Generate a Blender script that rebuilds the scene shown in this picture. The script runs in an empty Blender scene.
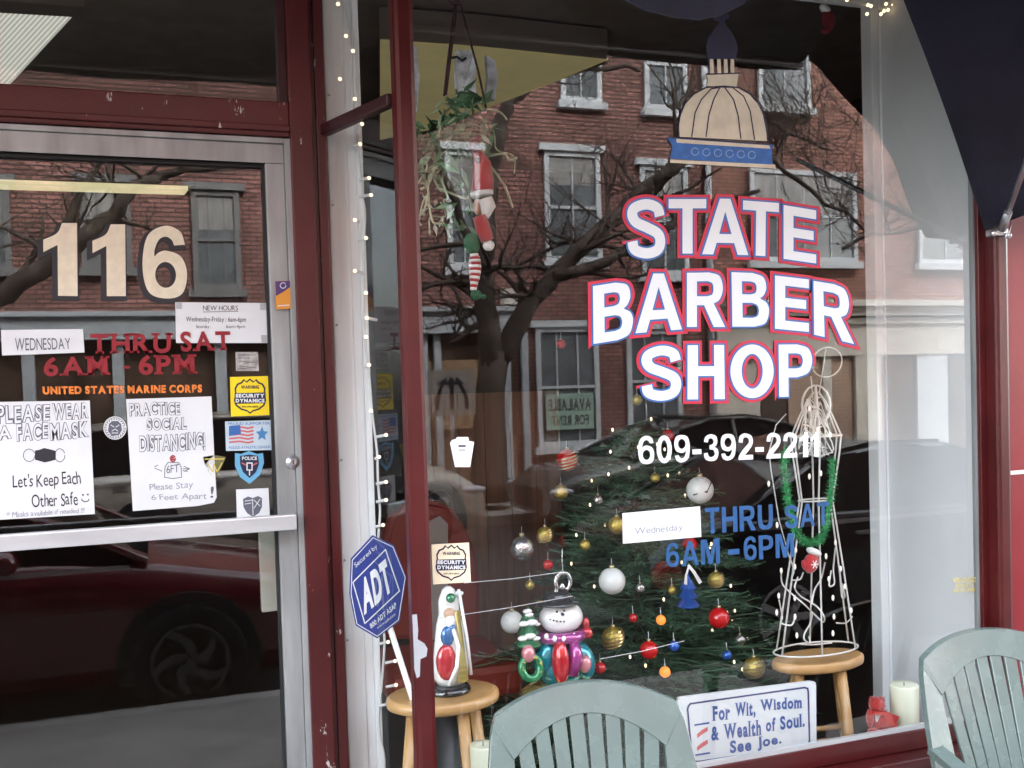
import bpy, bmesh, math, random
from mathutils import Vector, Matrix
SC = bpy.context.scene
COL = SC.collection
R = math.radians
rnd = random.Random(7)

# ---------------------------------------------------------------- camera
FPX = 1000.0
YAW, ROLL, PITCH, V0 = R(19.7), 0.030, 0.032, 416.0     # the photograph is cropped a little below its optical axis
CAM = Vector((0.0, -2.5, 1.66))
FW = Vector((math.sin(YAW), math.cos(YAW), 0))
R0 = Vector((math.cos(YAW), -math.sin(YAW), 0)); U0 = Vector((0, 0, 1))
R1 = (R0 - ROLL * U0).normalized(); U1 = (U0 + ROLL * R0).normalized()
F0 = FW; FW = (F0 - PITCH * U1).normalized(); RT = R1; UP = (U1 + PITCH * F0).normalized()
cd = bpy.data.cameras.new('camera'); cam = bpy.data.objects.new('camera', cd); COL.objects.link(cam)
cam.matrix_world = Matrix(((RT.x, UP.x, -FW.x, CAM.x), (RT.y, UP.y, -FW.y, CAM.y), (RT.z, UP.z, -FW.z, CAM.z), (0, 0, 0, 1)))
cd.sensor_width = 36; cd.lens = 36 * FPX / 1024; cd.shift_y = (V0 - 384) / 1024; cd.clip_start = 0.05; cd.clip_end = 500
SC.camera = cam

# ---------------------------------------------------------------- light
SUN_EL, SUN_AZ = 42, 20      # azimuth clockwise from +Y: the sun stands behind the shop
w = bpy.data.worlds.new('World'); SC.world = w; w.use_nodes = True
nt = w.node_tree; bg = nt.nodes['Background']
sky = nt.nodes.new('ShaderNodeTexSky'); sky.sky_type = 'NISHITA'; sky.sun_disc = False
sky.sun_elevation = R(SUN_EL); sky.sun_rotation = R(SUN_AZ); sky.air_density = 1.0; sky.dust_density = 3.0; sky.ozone_density = 1.0
hs = nt.nodes.new('ShaderNodeHueSaturation'); hs.inputs['Saturation'].default_value = .32
nt.links.new(sky.outputs[0], hs.inputs['Color']); nt.links.new(hs.outputs[0], bg.inputs[0])     # thin overcast: little blue left; bg.inputs[1].default_value = 0.15
sl = bpy.data.lights.new('sun', 'SUN'); sl.energy = 1.0; sl.angle = R(12); sl.color = (1, .955, .9)
so = bpy.data.objects.new('sun', sl); COL.objects.link(so)
sd = Vector((math.sin(R(SUN_AZ)) * math.cos(R(SUN_EL)), math.cos(R(SUN_AZ)) * math.cos(R(SUN_EL)), math.sin(R(SUN_EL))))
so.rotation_euler = sd.to_track_quat('Z', 'Y').to_euler(); so.location = (0, 0, 20)
vs = SC.view_settings; vs.view_transform = 'Standard'; vs.look = 'None'; vs.gamma = 1; vs.use_curve_mapping = False
vs.exposure = 1.68
SC.render.engine = 'CYCLES'
cy = SC.cycles; cy.use_denoising = True; cy.use_adaptive_sampling = False; cy.sampling_pattern = 'BLUE_NOISE'; cy.denoising_prefilter = 'ACCURATE'; cy.max_bounces = 7; cy.diffuse_bounces = 3; cy.glossy_bounces = 4; cy.transparent_max_bounces = 16
cy.transmission_bounces = 4; cy.sample_clamp_indirect = 4; cy.caustics_reflective = False; cy.caustics_refractive = False

# ---------------------------------------------------------------- projection helpers (a pixel of the photograph to a point in the street)
def ray(u, v): return FW + RT * ((u - 512) / FPX) + UP * ((V0 - v) / FPX)
def P(u, v, Y=0.0):
    d = ray(u, v); return CAM + d * ((Y - CAM.y) / d.y)
def PZ(u, v, z):
    d = ray(u, v); return CAM + d * ((z - CAM.z) / d.z)
def XU(u, Y, v=384): return P(u, v, Y).x
YD = 0.36                     # plane of the recessed door
def RM(u, v, L):              # seen mirrored in the main window, L metres out
    p = P(u, v, L); return Vector((p.x, -L, p.z))
def RD(u, v, L):              # seen mirrored in the door glass, standing at Y = -L
    p = P(u, v, 2 * YD + L); return Vector((p.x, -L, p.z))

# ---------------------------------------------------------------- materials
MATS = {}
def mat(name, col, rough=.6, metal=0.0, var=0.0, vscale=8, bump=0.0, bscale=40, spec=.5, emit=None, estr=0, col2=None, coat=0, dist=.003, sheen=0, stretch=None):
    if name in MATS: return MATS[name]
    m = bpy.data.materials.new(name); m.use_nodes = True; N = m.node_tree.nodes; L = m.node_tree.links
    b = N['Principled BSDF']; b.inputs['Base Color'].default_value = (*col, 1); b.inputs['Roughness'].default_value = rough
    b.inputs['Metallic'].default_value = metal; b.inputs['Specular IOR Level'].default_value = spec; b.inputs['Coat Weight'].default_value = coat
    b.inputs['Sheen Weight'].default_value = sheen
    tc = N.new('ShaderNodeTexCoord'); src = tc.outputs['Object']
    if stretch:
        mp = N.new('ShaderNodeMapping'); mp.inputs['Scale'].default_value = stretch; L.new(src, mp.inputs[0]); src = mp.outputs[0]
    if var > 0 or col2:
        n = N.new('ShaderNodeTexNoise'); n.inputs['Scale'].default_value = vscale; n.inputs['Detail'].default_value = 6; L.new(src, n.inputs['Vector'])
        r = N.new('ShaderNodeValToRGB'); L.new(n.outputs['Fac'], r.inputs[0])
        c2 = col2 or tuple(c * (1 - var) for c in col); c1 = col if col2 else tuple(min(1, c * (1 + var)) for c in col)
        r.color_ramp.elements[0].position = .35; r.color_ramp.elements[0].color = (*c2, 1)
        r.color_ramp.elements[1].position = .65; r.color_ramp.elements[1].color = (*c1, 1)
        L.new(r.outputs[0], b.inputs['Base Color'])
        rr = N.new('ShaderNodeMapRange'); rr.inputs[3].default_value = max(0, rough - .08); rr.inputs[4].default_value = min(1, rough + .08)
        L.new(n.outputs['Fac'], rr.inputs[0]); L.new(rr.outputs[0], b.inputs['Roughness'])
    if bump > 0:
        n2 = N.new('ShaderNodeTexNoise'); n2.inputs['Scale'].default_value = bscale; n2.inputs['Detail'].default_value = 5; L.new(src, n2.inputs['Vector'])
        bp = N.new('ShaderNodeBump'); bp.inputs['Strength'].default_value = bump; bp.inputs['Distance'].default_value = dist
        L.new(n2.outputs['Fac'], bp.inputs['Height']); L.new(bp.outputs[0], b.inputs['Normal'])
    if emit:
        m.cycles.emission_sampling = 'NONE' if estr != .13 else 'AUTO'
        b.inputs['Emission Color'].default_value = (*emit, 1); b.inputs['Emission Strength'].default_value = estr
    MATS[name] = m; return m

def chipped(name, col, chip, amount=.62, rough=.35, scale=14, stretch=(1, 1, .35)):
    """painted wood with small chips and scuffs that show the primer"""
    m = mat(name, col, rough, var=.18, vscale=5, bump=.25, bscale=60, dist=.002)
    N = m.node_tree.nodes; L = m.node_tree.links; b = N['Principled BSDF']
    tc = [n for n in N if n.type == 'TEX_COORD'][0]
    mp = N.new('ShaderNodeMapping'); mp.inputs['Scale'].default_value = stretch; L.new(tc.outputs['Object'], mp.inputs[0])
    n = N.new('ShaderNodeTexNoise'); n.inputs['Scale'].default_value = scale * 3; n.inputs['Detail'].default_value = 9; n.inputs['Roughness'].default_value = .7; L.new(mp.outputs[0], n.inputs['Vector'])
    r = N.new('ShaderNodeValToRGB'); r.color_ramp.elements[0].position = amount; r.color_ramp.elements[1].position = amount + .012
    r.color_ramp.elements[0].color = (0, 0, 0, 1); r.color_ramp.elements[1].color = (1, 1, 1, 1); L.new(n.outputs['Fac'], r.inputs[0])
    mx = N.new('ShaderNodeMix'); mx.data_type = 'RGBA'; old = b.inputs['Base Color'].links[0].from_socket
    L.new(r.outputs[0], mx.inputs['Factor']); L.new(old, mx.inputs[6]); mx.inputs[7].default_value = (*chip, 1); L.new(mx.outputs[2], b.inputs['Base Color'])
    return m

def brick(name, c1, c2, mortar, bw=.215, rh=.075):
    m = bpy.data.materials.new(name); m.use_nodes = True; N = m.node_tree.nodes; L = m.node_tree.links; b = N['Principled BSDF']
    tc = N.new('ShaderNodeTexCoord'); sp = N.new('ShaderNodeSeparateXYZ'); cb = N.new('ShaderNodeCombineXYZ'); L.new(tc.outputs['Object'], sp.inputs[0])
    ad = N.new('ShaderNodeMath'); ad.operation = 'ADD'; L.new(sp.outputs[0], ad.inputs[0]); L.new(sp.outputs[1], ad.inputs[1])
    L.new(ad.outputs[0], cb.inputs[0]); L.new(sp.outputs[2], cb.inputs[1])
    t = N.new('ShaderNodeTexBrick'); L.new(cb.outputs[0], t.inputs['Vector']); t.inputs['Scale'].default_value = 1
    t.inputs['Brick Width'].default_value = bw; t.inputs['Row Height'].default_value = rh; t.inputs['Mortar Size'].default_value = .013
    t.inputs['Color1'].default_value = (*c1, 1); t.inputs['Color2'].default_value = (*c2, 1); t.inputs['Mortar'].default_value = (*mortar, 1); t.inputs['Mortar Smooth'].default_value = .2
    n = N.new('ShaderNodeTexNoise'); n.inputs['Scale'].default_value = .8; n.inputs['Detail'].default_value = 7; L.new(tc.outputs['Object'], n.inputs['Vector'])
    mr = N.new('ShaderNodeMapRange'); mr.inputs[1].default_value = .3; mr.inputs[2].default_value = .7; mr.inputs[3].default_value = .65; mr.inputs[4].default_value = 1.3; L.new(n.outputs['Fac'], mr.inputs[0])
    vm = N.new('ShaderNodeVectorMath'); vm.operation = 'SCALE'; L.new(t.outputs['Color'], vm.inputs[0]); L.new(mr.outputs[0], vm.inputs['Scale']); L.new(vm.outputs[0], b.inputs['Base Color'])
    b.inputs['Roughness'].default_value = .9
    MATS[name] = m; return m

def glass(name, f0=.065, tint=(1, 1, 1), rough=0.0):
    m = bpy.data.materials.new(name); m.use_nodes = True; N = m.node_tree.nodes; L = m.node_tree.links; N.clear()
    out = N.new('ShaderNodeOutputMaterial'); mx = N.new('ShaderNodeMixShader'); tr = N.new('ShaderNodeBsdfTransparent'); gl = N.new('ShaderNodeBsdfGlossy')
    tr.inputs[0].default_value = (*tint, 1); gl.inputs['Roughness'].default_value = rough; gl.inputs['Color'].default_value = (1, 1, 1, 1)
    lw = N.new('ShaderNodeLayerWeight'); lw.inputs['Blend'].default_value = .5
    pw = N.new('ShaderNodeMath'); pw.operation = 'POWER'; L.new(lw.outputs['Facing'], pw.inputs[0]); pw.inputs[1].default_value = 4
    ma = N.new('ShaderNodeMath'); ma.operation = 'MULTIPLY_ADD'; L.new(pw.outputs[0], ma.inputs[0]); ma.inputs[1].default_value = 1 - f0; ma.inputs[2].default_value = f0
    tc = N.new('ShaderNodeTexCoord'); no = N.new('ShaderNodeTexNoise'); no.inputs['Scale'].default_value = 1.3; no.inputs['Detail'].default_value = 1; L.new(tc.outputs['Object'], no.inputs['Vector'])
    bp = N.new('ShaderNodeBump'); bp.inputs['Strength'].default_value = .12; bp.inputs['Distance'].default_value = .004; L.new(no.outputs['Fac'], bp.inputs['Height']); L.new(bp.outputs[0], gl.inputs['Normal'])
    L.new(ma.outputs[0], mx.inputs[0]); L.new(tr.outputs[0], mx.inputs[1]); L.new(gl.outputs[0], mx.inputs[2]); L.new(mx.outputs[0], out.inputs[0])
    if f0 == 0: L.new(tr.outputs[0], out.inputs[0])
    MATS[name] = m; return m

# ---------------------------------------------------------------- mesh helpers
ORG = {}
def bm_(): return bmesh.new()
def box(bm, lo, hi, bev=0.0, M=None):
    lo = Vector(lo); hi = Vector(hi)
    r = bmesh.ops.create_cube(bm, size=1); vs_ = r['verts']
    for v in vs_:
        v.co = Vector(((lo.x + hi.x) / 2 + v.co.x * (hi.x - lo.x), (lo.y + hi.y) / 2 + v.co.y * (hi.y - lo.y), (lo.z + hi.z) / 2 + v.co.z * (hi.z - lo.z)))
    if bev:
        es = list({e for v in vs_ for e in v.link_edges})
        g = bmesh.ops.bevel(bm, geom=es, offset=bev, segments=2, affect='EDGES', profile=.6); vs_ = list({v for f in g['faces'] for v in f.verts} | {v for v in vs_ if v.is_valid})
    if M is not None:
        for v in vs_: v.co = M @ v.co
    return vs_
def tube(bm, pts, rad, seg=8, cap=True, closed=False):
    pts = [Vector(p) for p in pts]; n = len(pts)
    if not hasattr(rad, '__len__'): rad = [rad] * n
    rings = []; prev = None
    for i, p in enumerate(pts):
        a = pts[(i - 1) % n] if (closed or i > 0) else p; b = pts[(i + 1) % n] if (closed or i < n - 1) else p
        t = (b - a)
        if t.length < 1e-9: t = Vector((0, 0, 1))
        t.normalize()
        if prev is None:
            x = t.orthogonal().normalized()
        else:
            x = (prev - t * prev.dot(t))
            x = x.normalized() if x.length > 1e-6 else t.orthogonal().normalized()
        prev = x; y = t.cross(x)
        rings.append([bm.verts.new(p + (x * math.cos(k * 2 * math.pi / seg) + y * math.sin(k * 2 * math.pi / seg)) * rad[i]) for k in range(seg)])
    m = n if closed else n - 1
    for i in range(m):
        A, B = rings[i], rings[(i + 1) % n]
        for k in range(seg):
            f = bm.faces.new((A[k], A[(k + 1) % seg], B[(k + 1) % seg], B[k])); f.smooth = seg > 5
    if cap and not closed:
        bm.faces.new(list(reversed(rings[0]))); bm.faces.new(rings[-1])
def ball(bm, c, r, u=16, v=10, M=None, smooth=True):
    r = r if hasattr(r, '__len__') else (r, r, r)
    q = bmesh.ops.create_uvsphere(bm, u_segments=u, v_segments=v, radius=1)
    for x in q['verts']:
        x.co = Vector((x.co.x * r[0], x.co.y * r[1], x.co.z * r[2]))
        if M is not None: x.co = M @ x.co
        x.co += Vector(c)
    if smooth:
        for f in {f for x in q['verts'] for f in x.link_faces}: f.smooth = True
def lathe(bm, c, prof, seg=20, sx=1, sy=1, smooth=True):
    c = Vector(c); rings = []
    for r_, z_ in prof:
        rings.append([bm.verts.new(c + Vector((math.cos(k * 2 * math.pi / seg) * r_ * sx, math.sin(k * 2 * math.pi / seg) * r_ * sy, z_))) for k in range(seg)])
    for A, B in zip(rings, rings[1:]):
        for k in range(seg):
            f = bm.faces.new((A[k], A[(k + 1) % seg], B[(k + 1) % seg], B[k])); f.smooth = smooth
    bm.faces.new(list(reversed(rings[0]))); bm.faces.new(rings[-1])
def slab(bm, pts, n, t):
    """flat outline pts (3-D), thickened by t along n"""
    a = [bm.verts.new(Vector(p)) for p in pts]; b = [bm.verts.new(Vector(p) + Vector(n) * t) for p in pts]
    bm.faces.new(a); bm.faces.new(list(reversed(b)))
    k = len(pts)
    for i in range(k): bm.faces.new((a[i], b[i], b[(i + 1) % k], a[(i + 1) % k]))
def strip(bm, A, B, n, t):
    """solid ribbon between polylines A and B, thickness t along n (vector or list)"""
    k = len(A); nn = n if isinstance(n, list) else [Vector(n)] * k
    r_ = []
    for a, b, q in zip(A, B, nn):
        a = Vector(a); b = Vector(b); q = Vector(q)
        r_.append([bm.verts.new(a), bm.verts.new(b), bm.verts.new(b + q * t), bm.verts.new(a + q * t)])
    for X, Y in zip(r_, r_[1:]):
        for i in range(4):
            f = bm.faces.new((X[i], X[(i + 1) % 4], Y[(i + 1) % 4], Y[i]))
    bm.faces.new(list(reversed(r_[0]))); bm.faces.new(r_[-1])
def origin_of(o): return ORG.get(o.name, Vector((0, 0, 0))) if o else Vector((0, 0, 0))
def obj(name, bm, m, parent=None, org=None):
    if parent is not None: org = origin_of(parent)
    elif org is None:
        xs = [v.co for v in bm.verts]
        org = Vector(((min(c.x for c in xs) + max(c.x for c in xs)) / 2, (min(c.y for c in xs) + max(c.y for c in xs)) / 2, min(c.z for c in xs)))
    org = Vector(org)
    bmesh.ops.recalc_face_normals(bm, faces=bm.faces)
    for v in bm.verts: v.co -= org
    me = bpy.data.meshes.new(name); bm.to_mesh(me); bm.free()
    me.materials.append(m if not isinstance(m, str) else MATS[m])
    o = bpy.data.objects.new(name, me); COL.objects.link(o)
    if parent is not None: o.parent = parent
    else: o.location = org
    ORG[o.name] = org; return o
def tag(o, label=None, cat=None, group=None, kind=None):
    if label: o['label'] = label
    if cat: o['category'] = cat
    if group: o['group'] = group
    if kind: o['kind'] = kind
    return o
def thing(name, label, cat, loc=(0, 0, 0), group=None):
    o = bpy.data.objects.new(name, None); COL.objects.link(o); o.location = loc; o.empty_display_size = .1
    ORG[o.name] = Vector(loc); return tag(o, label, cat, group)
def copy_tree(o, parent=None):
    c = o.copy(); COL.objects.link(c)
    if parent: c.parent = parent
    for ch in list(o.children): copy_tree(ch, c)
    return c
def struct(name, bm, m, org=(0, 0, 0)): return tag(obj(name, bm, m, org=org), kind='structure')
def BX(lo, hi, bev=0):
    b = bm_(); box(b, lo, hi, bev); return b

# ---------------------------------------------------------------- lettering
GL = {}
def sm(*pts): return [(x, y, 1) for x, y in pts]
def ell(cx, cy_, rx, ry, n=24): return [(cx + rx * math.cos(2 * math.pi * i / n), cy_ + ry * math.sin(2 * math.pi * i / n)) for i in range(n)]
def thickline(pts, h, asp, ext=0.0):
    """outline of an open smooth stroke of half width h (height units); pts in the unit box, asp = width / height"""
    P_ = [(x * asp, y) for x, y in pts]; L_, R_ = [], []
    if ext:
        for i, j in ((0, 1), (-1, -2)):
            dx, dy = P_[i][0] - P_[j][0], P_[i][1] - P_[j][1]; l = math.hypot(dx, dy); P_[i] = (P_[i][0] + dx / l * ext, P_[i][1] + dy / l * ext)
    d_ = hermite([(x, y, 1) for x, y in P_], False)
    for i, (x, y) in enumerate(d_):
        a = d_[max(0, i - 1)]; b = d_[min(len(d_) - 1, i + 1)]; dx, dy = b[0] - a[0], b[1] - a[1]; l = math.hypot(dx, dy) or 1
        L_.append(((x - dy / l * h) / asp, y + dx / l * h)); R_.append(((x + dy / l * h) / asp, y - dx / l * h))
    return L_ + R_[::-1]
def hermite(c, closed=True):
    n = len(c); out = []
    for i in range(n if closed else n - 1):
        p0, p1, p2, p3 = c[(i - 1) % n] if closed or i else c[0], c[i], c[(i + 1) % n], c[(i + 2) % n] if closed or i < n - 2 else c[-1]
        if len(p1) == 2 and len(p2) == 2: out.append(p1[:2]); continue
        t1 = [(p2[k] - p0[k]) / 2 if len(p1) == 3 else (p2[k] - p1[k]) for k in (0, 1)]; t2 = [(p3[k] - p1[k]) / 2 if len(p2) == 3 else (p2[k] - p1[k]) for k in (0, 1)]
        for s in range(6):
            t = s / 6; a, b, c_, d = 2 * t ** 3 - 3 * t * t + 1, t ** 3 - 2 * t * t + t, -2 * t ** 3 + 3 * t * t, t ** 3 - t * t
            out.append(tuple(a * p1[k] + b * t1[k] + c_ * p2[k] + d * t2[k] for k in (0, 1)))
    if not closed: out.append(c[-1][:2])
    return out
SIX = [(.72, .73)] + sm((.66, .81), (.53, .85), (.38, .81), (.28, .68)) + [(.265, .575)] + sm((.38, .635), (.56, .655), (.88, .57), (1, .33), (.88, .07), (.52, 0), (.13, .09), (0, .45), (.12, .86), (.52, 1), (.86, .92)) + [(.97, .74)]
SIXH = ell(.515, .325, .235, .178)
BOLD = {
 'T': (.64, [[(0, 1), (1, 1), (1, .83), (.635, .83), (.635, 0), (.365, 0), (.365, .83), (0, .83)]]),
 'A': (.78, [[(.385, 1), (.615, 1), (1, 0), (.765, 0), (.69, .21), (.31, .21), (.235, 0), (0, 0)], [(.365, .37), (.635, .37), (.5, .77)]]),
 'E': (.60, [[(0, 0), (0, 1), (1, 1), (1, .83), (.30, .83), (.30, .60), (.92, .60), (.92, .43), (.30, .43), (.30, .17), (1, .17), (1, 0)]]),
 'H': (.70, [[(0, 0), (0, 1), (.28, 1), (.28, .61), (.72, .61), (.72, 1), (1, 1), (1, 0), (.72, 0), (.72, .43), (.28, .43), (.28, 0)]]),
 'O': (.78, [ell(.5, .5, .5, .5, 36), ell(.5, .5, .245, .325, 28)]),
 'P': (.66, [[(0, 0), (0, 1), (.55, 1)] + sm((.88, .92), (1, .69), (.88, .46)) + [(.55, .37), (.28, .37), (.28, 0)], [(.28, .83), (.52, .83)] + sm((.66, .80), (.72, .685), (.66, .57)) + [(.52, .54), (.28, .54)]]),
 'B': (.68, [[(0, 0), (0, 1), (.58, 1)] + sm((.87, .93), (.95, .745), (.88, .60)) + [(.77, .53)] + sm((.95, .44), (1, .28), (.89, .07)) + [(.60, 0)], [(.28, .84), (.52, .84)] + sm((.64, .81), (.68, .72), (.64, .63)) + [(.52, .60), (.28, .60)], [(.28, .44), (.55, .44)] + sm((.68, .40), (.725, .30), (.68, .20)) + [(.55, .165), (.28, .165)]]),
 'R': (.74, [[(0, 0), (0, 1), (.58, 1)] + sm((.85, .93), (.94, .71), (.86, .51)) + [(.70, .43), (1, 0), (.70, 0), (.445, .40), (.26, .40), (.26, 0)], [(.26, .84), (.54, .84)] + sm((.66, .80), (.69, .70), (.66, .60)) + [(.54, .565), (.26, .565)]]),
 'S': (.68, None),
 'U': (.70, [[(0, 1), (0, .38)] + sm((.07, .12), (.27, .01), (.5, 0), (.73, .01), (.93, .12)) + [(1, .38), (1, 1), (.73, 1), (.73, .38)] + sm((.66, .21), (.5, .165), (.34, .21)) + [(.27, .38), (.27, 1)]]),
 'M': (.86, [[(0, 0), (0, 1), (.31, 1), (.5, .38), (.69, 1), (1, 1), (1, 0), (.79, 0), (.79, .74), (.60, 0), (.40, 0), (.21, .74), (.21, 0)]]),
 '-': (.34, [[(0, .28), (1, .28), (1, .46), (0, .46)]]), '0': (.56, [ell(.5, .5, .5, .5, 32), ell(.5, .5, .21, .33, 24)]),
 '1': (.36, [[(.42, 0), (1, 0), (1, 1), (.56, 1)] + sm((.40, .86)) + [(0, .77), (0, .60), (.42, .70)]]),
 '2': (.58, [[(.03, .67)] + sm((.10, .88), (.30, .98), (.52, 1), (.88, .91), (1, .70), (.90, .50), (.68, .33)) + [(.46, .18), (1, .18), (1, 0), (0, 0)] + sm((.06, .15), (.25, .33), (.50, .50), (.68, .61), (.73, .72), (.66, .82), (.50, .85), (.36, .81)) + [(.30, .65)]]),
 '3': (.56, [[(.03, .72)] + sm((.12, .90), (.46, 1), (.84, .93), (.94, .74), (.86, .59)) + [(.73, .53)] + sm((.93, .44), (1, .28), (.86, .06), (.48, 0), (.10, .09)) + [(0, .30), (.26, .32)] + sm((.34, .19), (.50, .15), (.70, .20), (.74, .30), (.64, .42)) + [(.40, .44), (.40, .595)] + sm((.60, .63), (.68, .72), (.61, .82), (.47, .85), (.34, .81)) + [(.29, .70)]]),
 '6': (.58, [SIX, SIXH]), '9': (.58, [[(1 - q[0], 1 - q[1]) + tuple(q[2:]) for q in SIX], [(1 - x, 1 - y) for x, y in SIXH]])}
S_LINE = [(.855, .71), (.78, .85), (.5, .912), (.20, .85), (.135, .73), (.24, .61), (.52, .52), (.79, .42), (.865, .28), (.78, .14), (.5, .088), (.20, .15), (.135, .29)]
def bold_glyph(ch, off):
    k = ('bold', ch, round(off, 4))
    if k not in GL:
        wd, cs = BOLD[ch]; o_ = off
        if ch == 'S': cs = [thickline(S_LINE, .088 + off / .69, .68, off / .69 * .4)]; o_ = 0
        cu = bpy.data.curves.new('g', 'CURVE'); cu.dimensions = '2D'; cu.fill_mode = 'BOTH'; cu.offset = o_
        for n_, c in enumerate(cs):
            pts = hermite(c) if any(len(q) == 3 for q in c) else [q[:2] for q in c]
            ar = sum(a[0] * b[1] - b[0] * a[1] for a, b in zip(pts, pts[1:] + pts[:1]))
            if (ar > 0) == (n_ == 0): pts = pts[::-1]
            sp_ = cu.splines.new('POLY'); sp_.points.add(len(pts) - 1); sp_.use_cyclic_u = True
            for i, (x, y) in enumerate(pts): sp_.points[i].co = (x * wd * .69, y * .69, 0, 1)
        o = bpy.data.objects.new('g', cu); me = o.to_mesh()
        GL[k] = ([(v.co.x, v.co.y) for v in me.vertices], [tuple(p_.vertices) for p_ in me.polygons]); o.to_mesh_clear()
        bpy.data.objects.remove(o); bpy.data.curves.remove(cu)
    return GL[k]
def glyph(ch, off):
    k = (ch, round(off, 4))
    if k not in GL:
        if ch == '1':
            f_ = off; xl, xr = .17 - f_, .27 + f_; t_ = .69 + f_
            GL[k] = ([(xl, -f_), (xr, -f_), (xr, t_), (xl + .025, t_), (.0 - f_, .56 + f_ * .5), (.0 - f_, .45 - f_), (xl, .55 - f_)], [(0, 1, 2, 3, 6), (3, 4, 5, 6)]); return GL[k]
        cu = bpy.data.curves.new('g', 'FONT'); cu.body = ch; cu.size = 1; cu.offset = off; cu.resolution_u = 5
        o = bpy.data.objects.new('g', cu); me = o.to_mesh()
        GL[k] = ([(v.co.x, v.co.y) for v in me.vertices], [tuple(p.vertices) for p in me.polygons]); o.to_mesh_clear()
        bpy.data.objects.remove(o); bpy.data.curves.remove(cu)
    return GL[k]
SER = {'F': 'b0t0', 'r': 'b0x0', 'W': 't0t5t1', 'i': 'b5', 'm': 'b0b5b1x0', 'd': 'b1t1', 'a': 'b1', 'l': 'b5t5', 'h': 'b0b1t0', 'f': 'b3', 'u': 'x0x1b1', 'J': 't9',
       'T': 'b5', 'H': 'b0b1t0t1', 'R': 'b0b1t0', 'U': 't0t1', 'A': 'b0b1', 'M': 'b0b1t0t1', 'P': 'b0t0', 'n': 'b0b1x0', 't': 'b5', 'e': '', 'o': '', 's': '', 'S': '', '6': ''}
def layout(text, off, gap=.07, serif=0.0, bf=False, jit=0.0):
    glyph_ = bold_glyph if bf else glyph; rj = random.Random(len(text))
    """[(verts, faces)] with the bold offset; box (x0,x1,y0,y1) measured on the unexpanded letters + off0"""
    x = 0; V = []; F = []; box_ = [9e9, -9e9, 9e9, -9e9]; base = layout.base
    for ch in text:
        if ch == ' ': x += .28; continue
        g0 = glyph_(ch, base); g = glyph_(ch, base + off) if off else g0; jy = rj.uniform(-jit, jit); js = rj.uniform(-jit, jit) * 1.5
        x0 = min(p[0] for p in g0[0]); x1 = max(p[0] for p in g0[0])
        dx = x - x0; o = len(V)
        V += [(p[0] + dx + p[1] * js, p[1] + jy) for p in g[0]]; F += [tuple(i + o for i in f) for f in g[1]]
        box_[0] = min(box_[0], x); box_[1] = max(box_[1], x + x1 - x0)
        box_[2] = min(box_[2], min(p[1] for p in g0[0])); box_[3] = max(box_[3], max(p[1] for p in g0[0]))
        if serif:
            s = SER.get(ch, ''); wv = x1 - x0; st = .085 + 2 * base
            for q in range(0, len(s), 2):
                lv, fr = s[q], int(s[q + 1]); cx = x + (st / 2 if fr == 0 else wv - st / 2 if fr == 1 else wv * fr / 10)
                cy_ = {'b': -base, 't': .69 + base - serif, 'x': .5 + base - serif}[lv]; o = len(V); h = st * 1.05
                V += [(cx - h, cy_), (cx + h, cy_), (cx + h, cy_ + serif), (cx - h, cy_ + serif)]; F.append((o, o + 1, o + 2, o + 3))
        x += x1 - x0 + gap
    return V, F, box_
layout.base = 0.0
def quadmap(q, Y=0.0, plane=None):
    """q = pixel corners TL, TR, BR, BL -> f(s, t) point, t up"""
    a = [(plane or P)(c[0], c[1], Y) for c in q]
    def f(s, t):
        return (a[3] * (1 - s) + a[2] * s) * (1 - t) + (a[0] * (1 - s) + a[1] * s) * t
    return f
def text_bm(text, fm, box3=None, bold=0.0, out=0.0, gap=.07, serif=0.0, lift=0.0, arch=0.0, rect=(0, 1, 0, 1), bf=False, jit=0.0):
    """lettering as thin solid paint mapped on the quad map fm inside rect (s0,s1,t0,t1)"""
    layout.base = bold; V, F, b = layout(text, out, gap, serif, bf, jit)
    layout.base = 0.0
    bm = bm_(); vv = []
    for x, y in V:
        s = (x - b[0]) / max(1e-6, b[1] - b[0]); t = (y - b[2]) / max(1e-6, b[3] - b[2])
        s = rect[0] + (rect[1] - rect[0]) * s; t = rect[2] + (rect[3] - rect[2]) * t
        p = fm(s, t) + Vector((0, -lift, 0)); vv.append(bm.verts.new(p))
    for f in F:
        try: bm.faces.new([vv[i] for i in f])
        except ValueError: pass
    return bm
def merge(bms):
    b0 = bms[0]
    for b in bms[1:]:
        me = bpy.data.meshes.new('m'); b.to_mesh(me); b.free(); b0.from_mesh(me); bpy.data.meshes.remove(me)
    return b0
def poly(bm, fm, pts, lift=0.0):
    vs_ = [bm.verts.new(fm(s, t) + Vector((0, -lift, 0))) for s, t in pts]; bm.faces.new(vs_)
def pens(bm, fm, pts, wd, asp=1.0, lift=0.0):
    """pen strokes on the map: polyline pts, width wd (in s units), asp = quad width / height"""
    for (x0, y0), (x1, y1) in zip(pts, pts[1:]):
        dx, dy = (x1 - x0) * asp, (y1 - y0); l = math.hypot(dx, dy) or 1e-6; nx, ny = -dy / l * wd * asp / 2, dx / l * wd * asp / 2
        ex, ey = dx / l * wd * asp * .3, dy / l * wd * asp * .3
        c = [((x0 * asp - ex + nx), (y0 - ey + ny)), ((x1 * asp + ex + nx), (y1 + ey + ny)), ((x1 * asp + ex - nx), (y1 + ey - ny)), ((x0 * asp - ex - nx), (y0 - ey - ny))]
        bm.faces.new([bm.verts.new(fm(a / asp, b) + Vector((0, -lift, 0))) for a, b in c])
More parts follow.
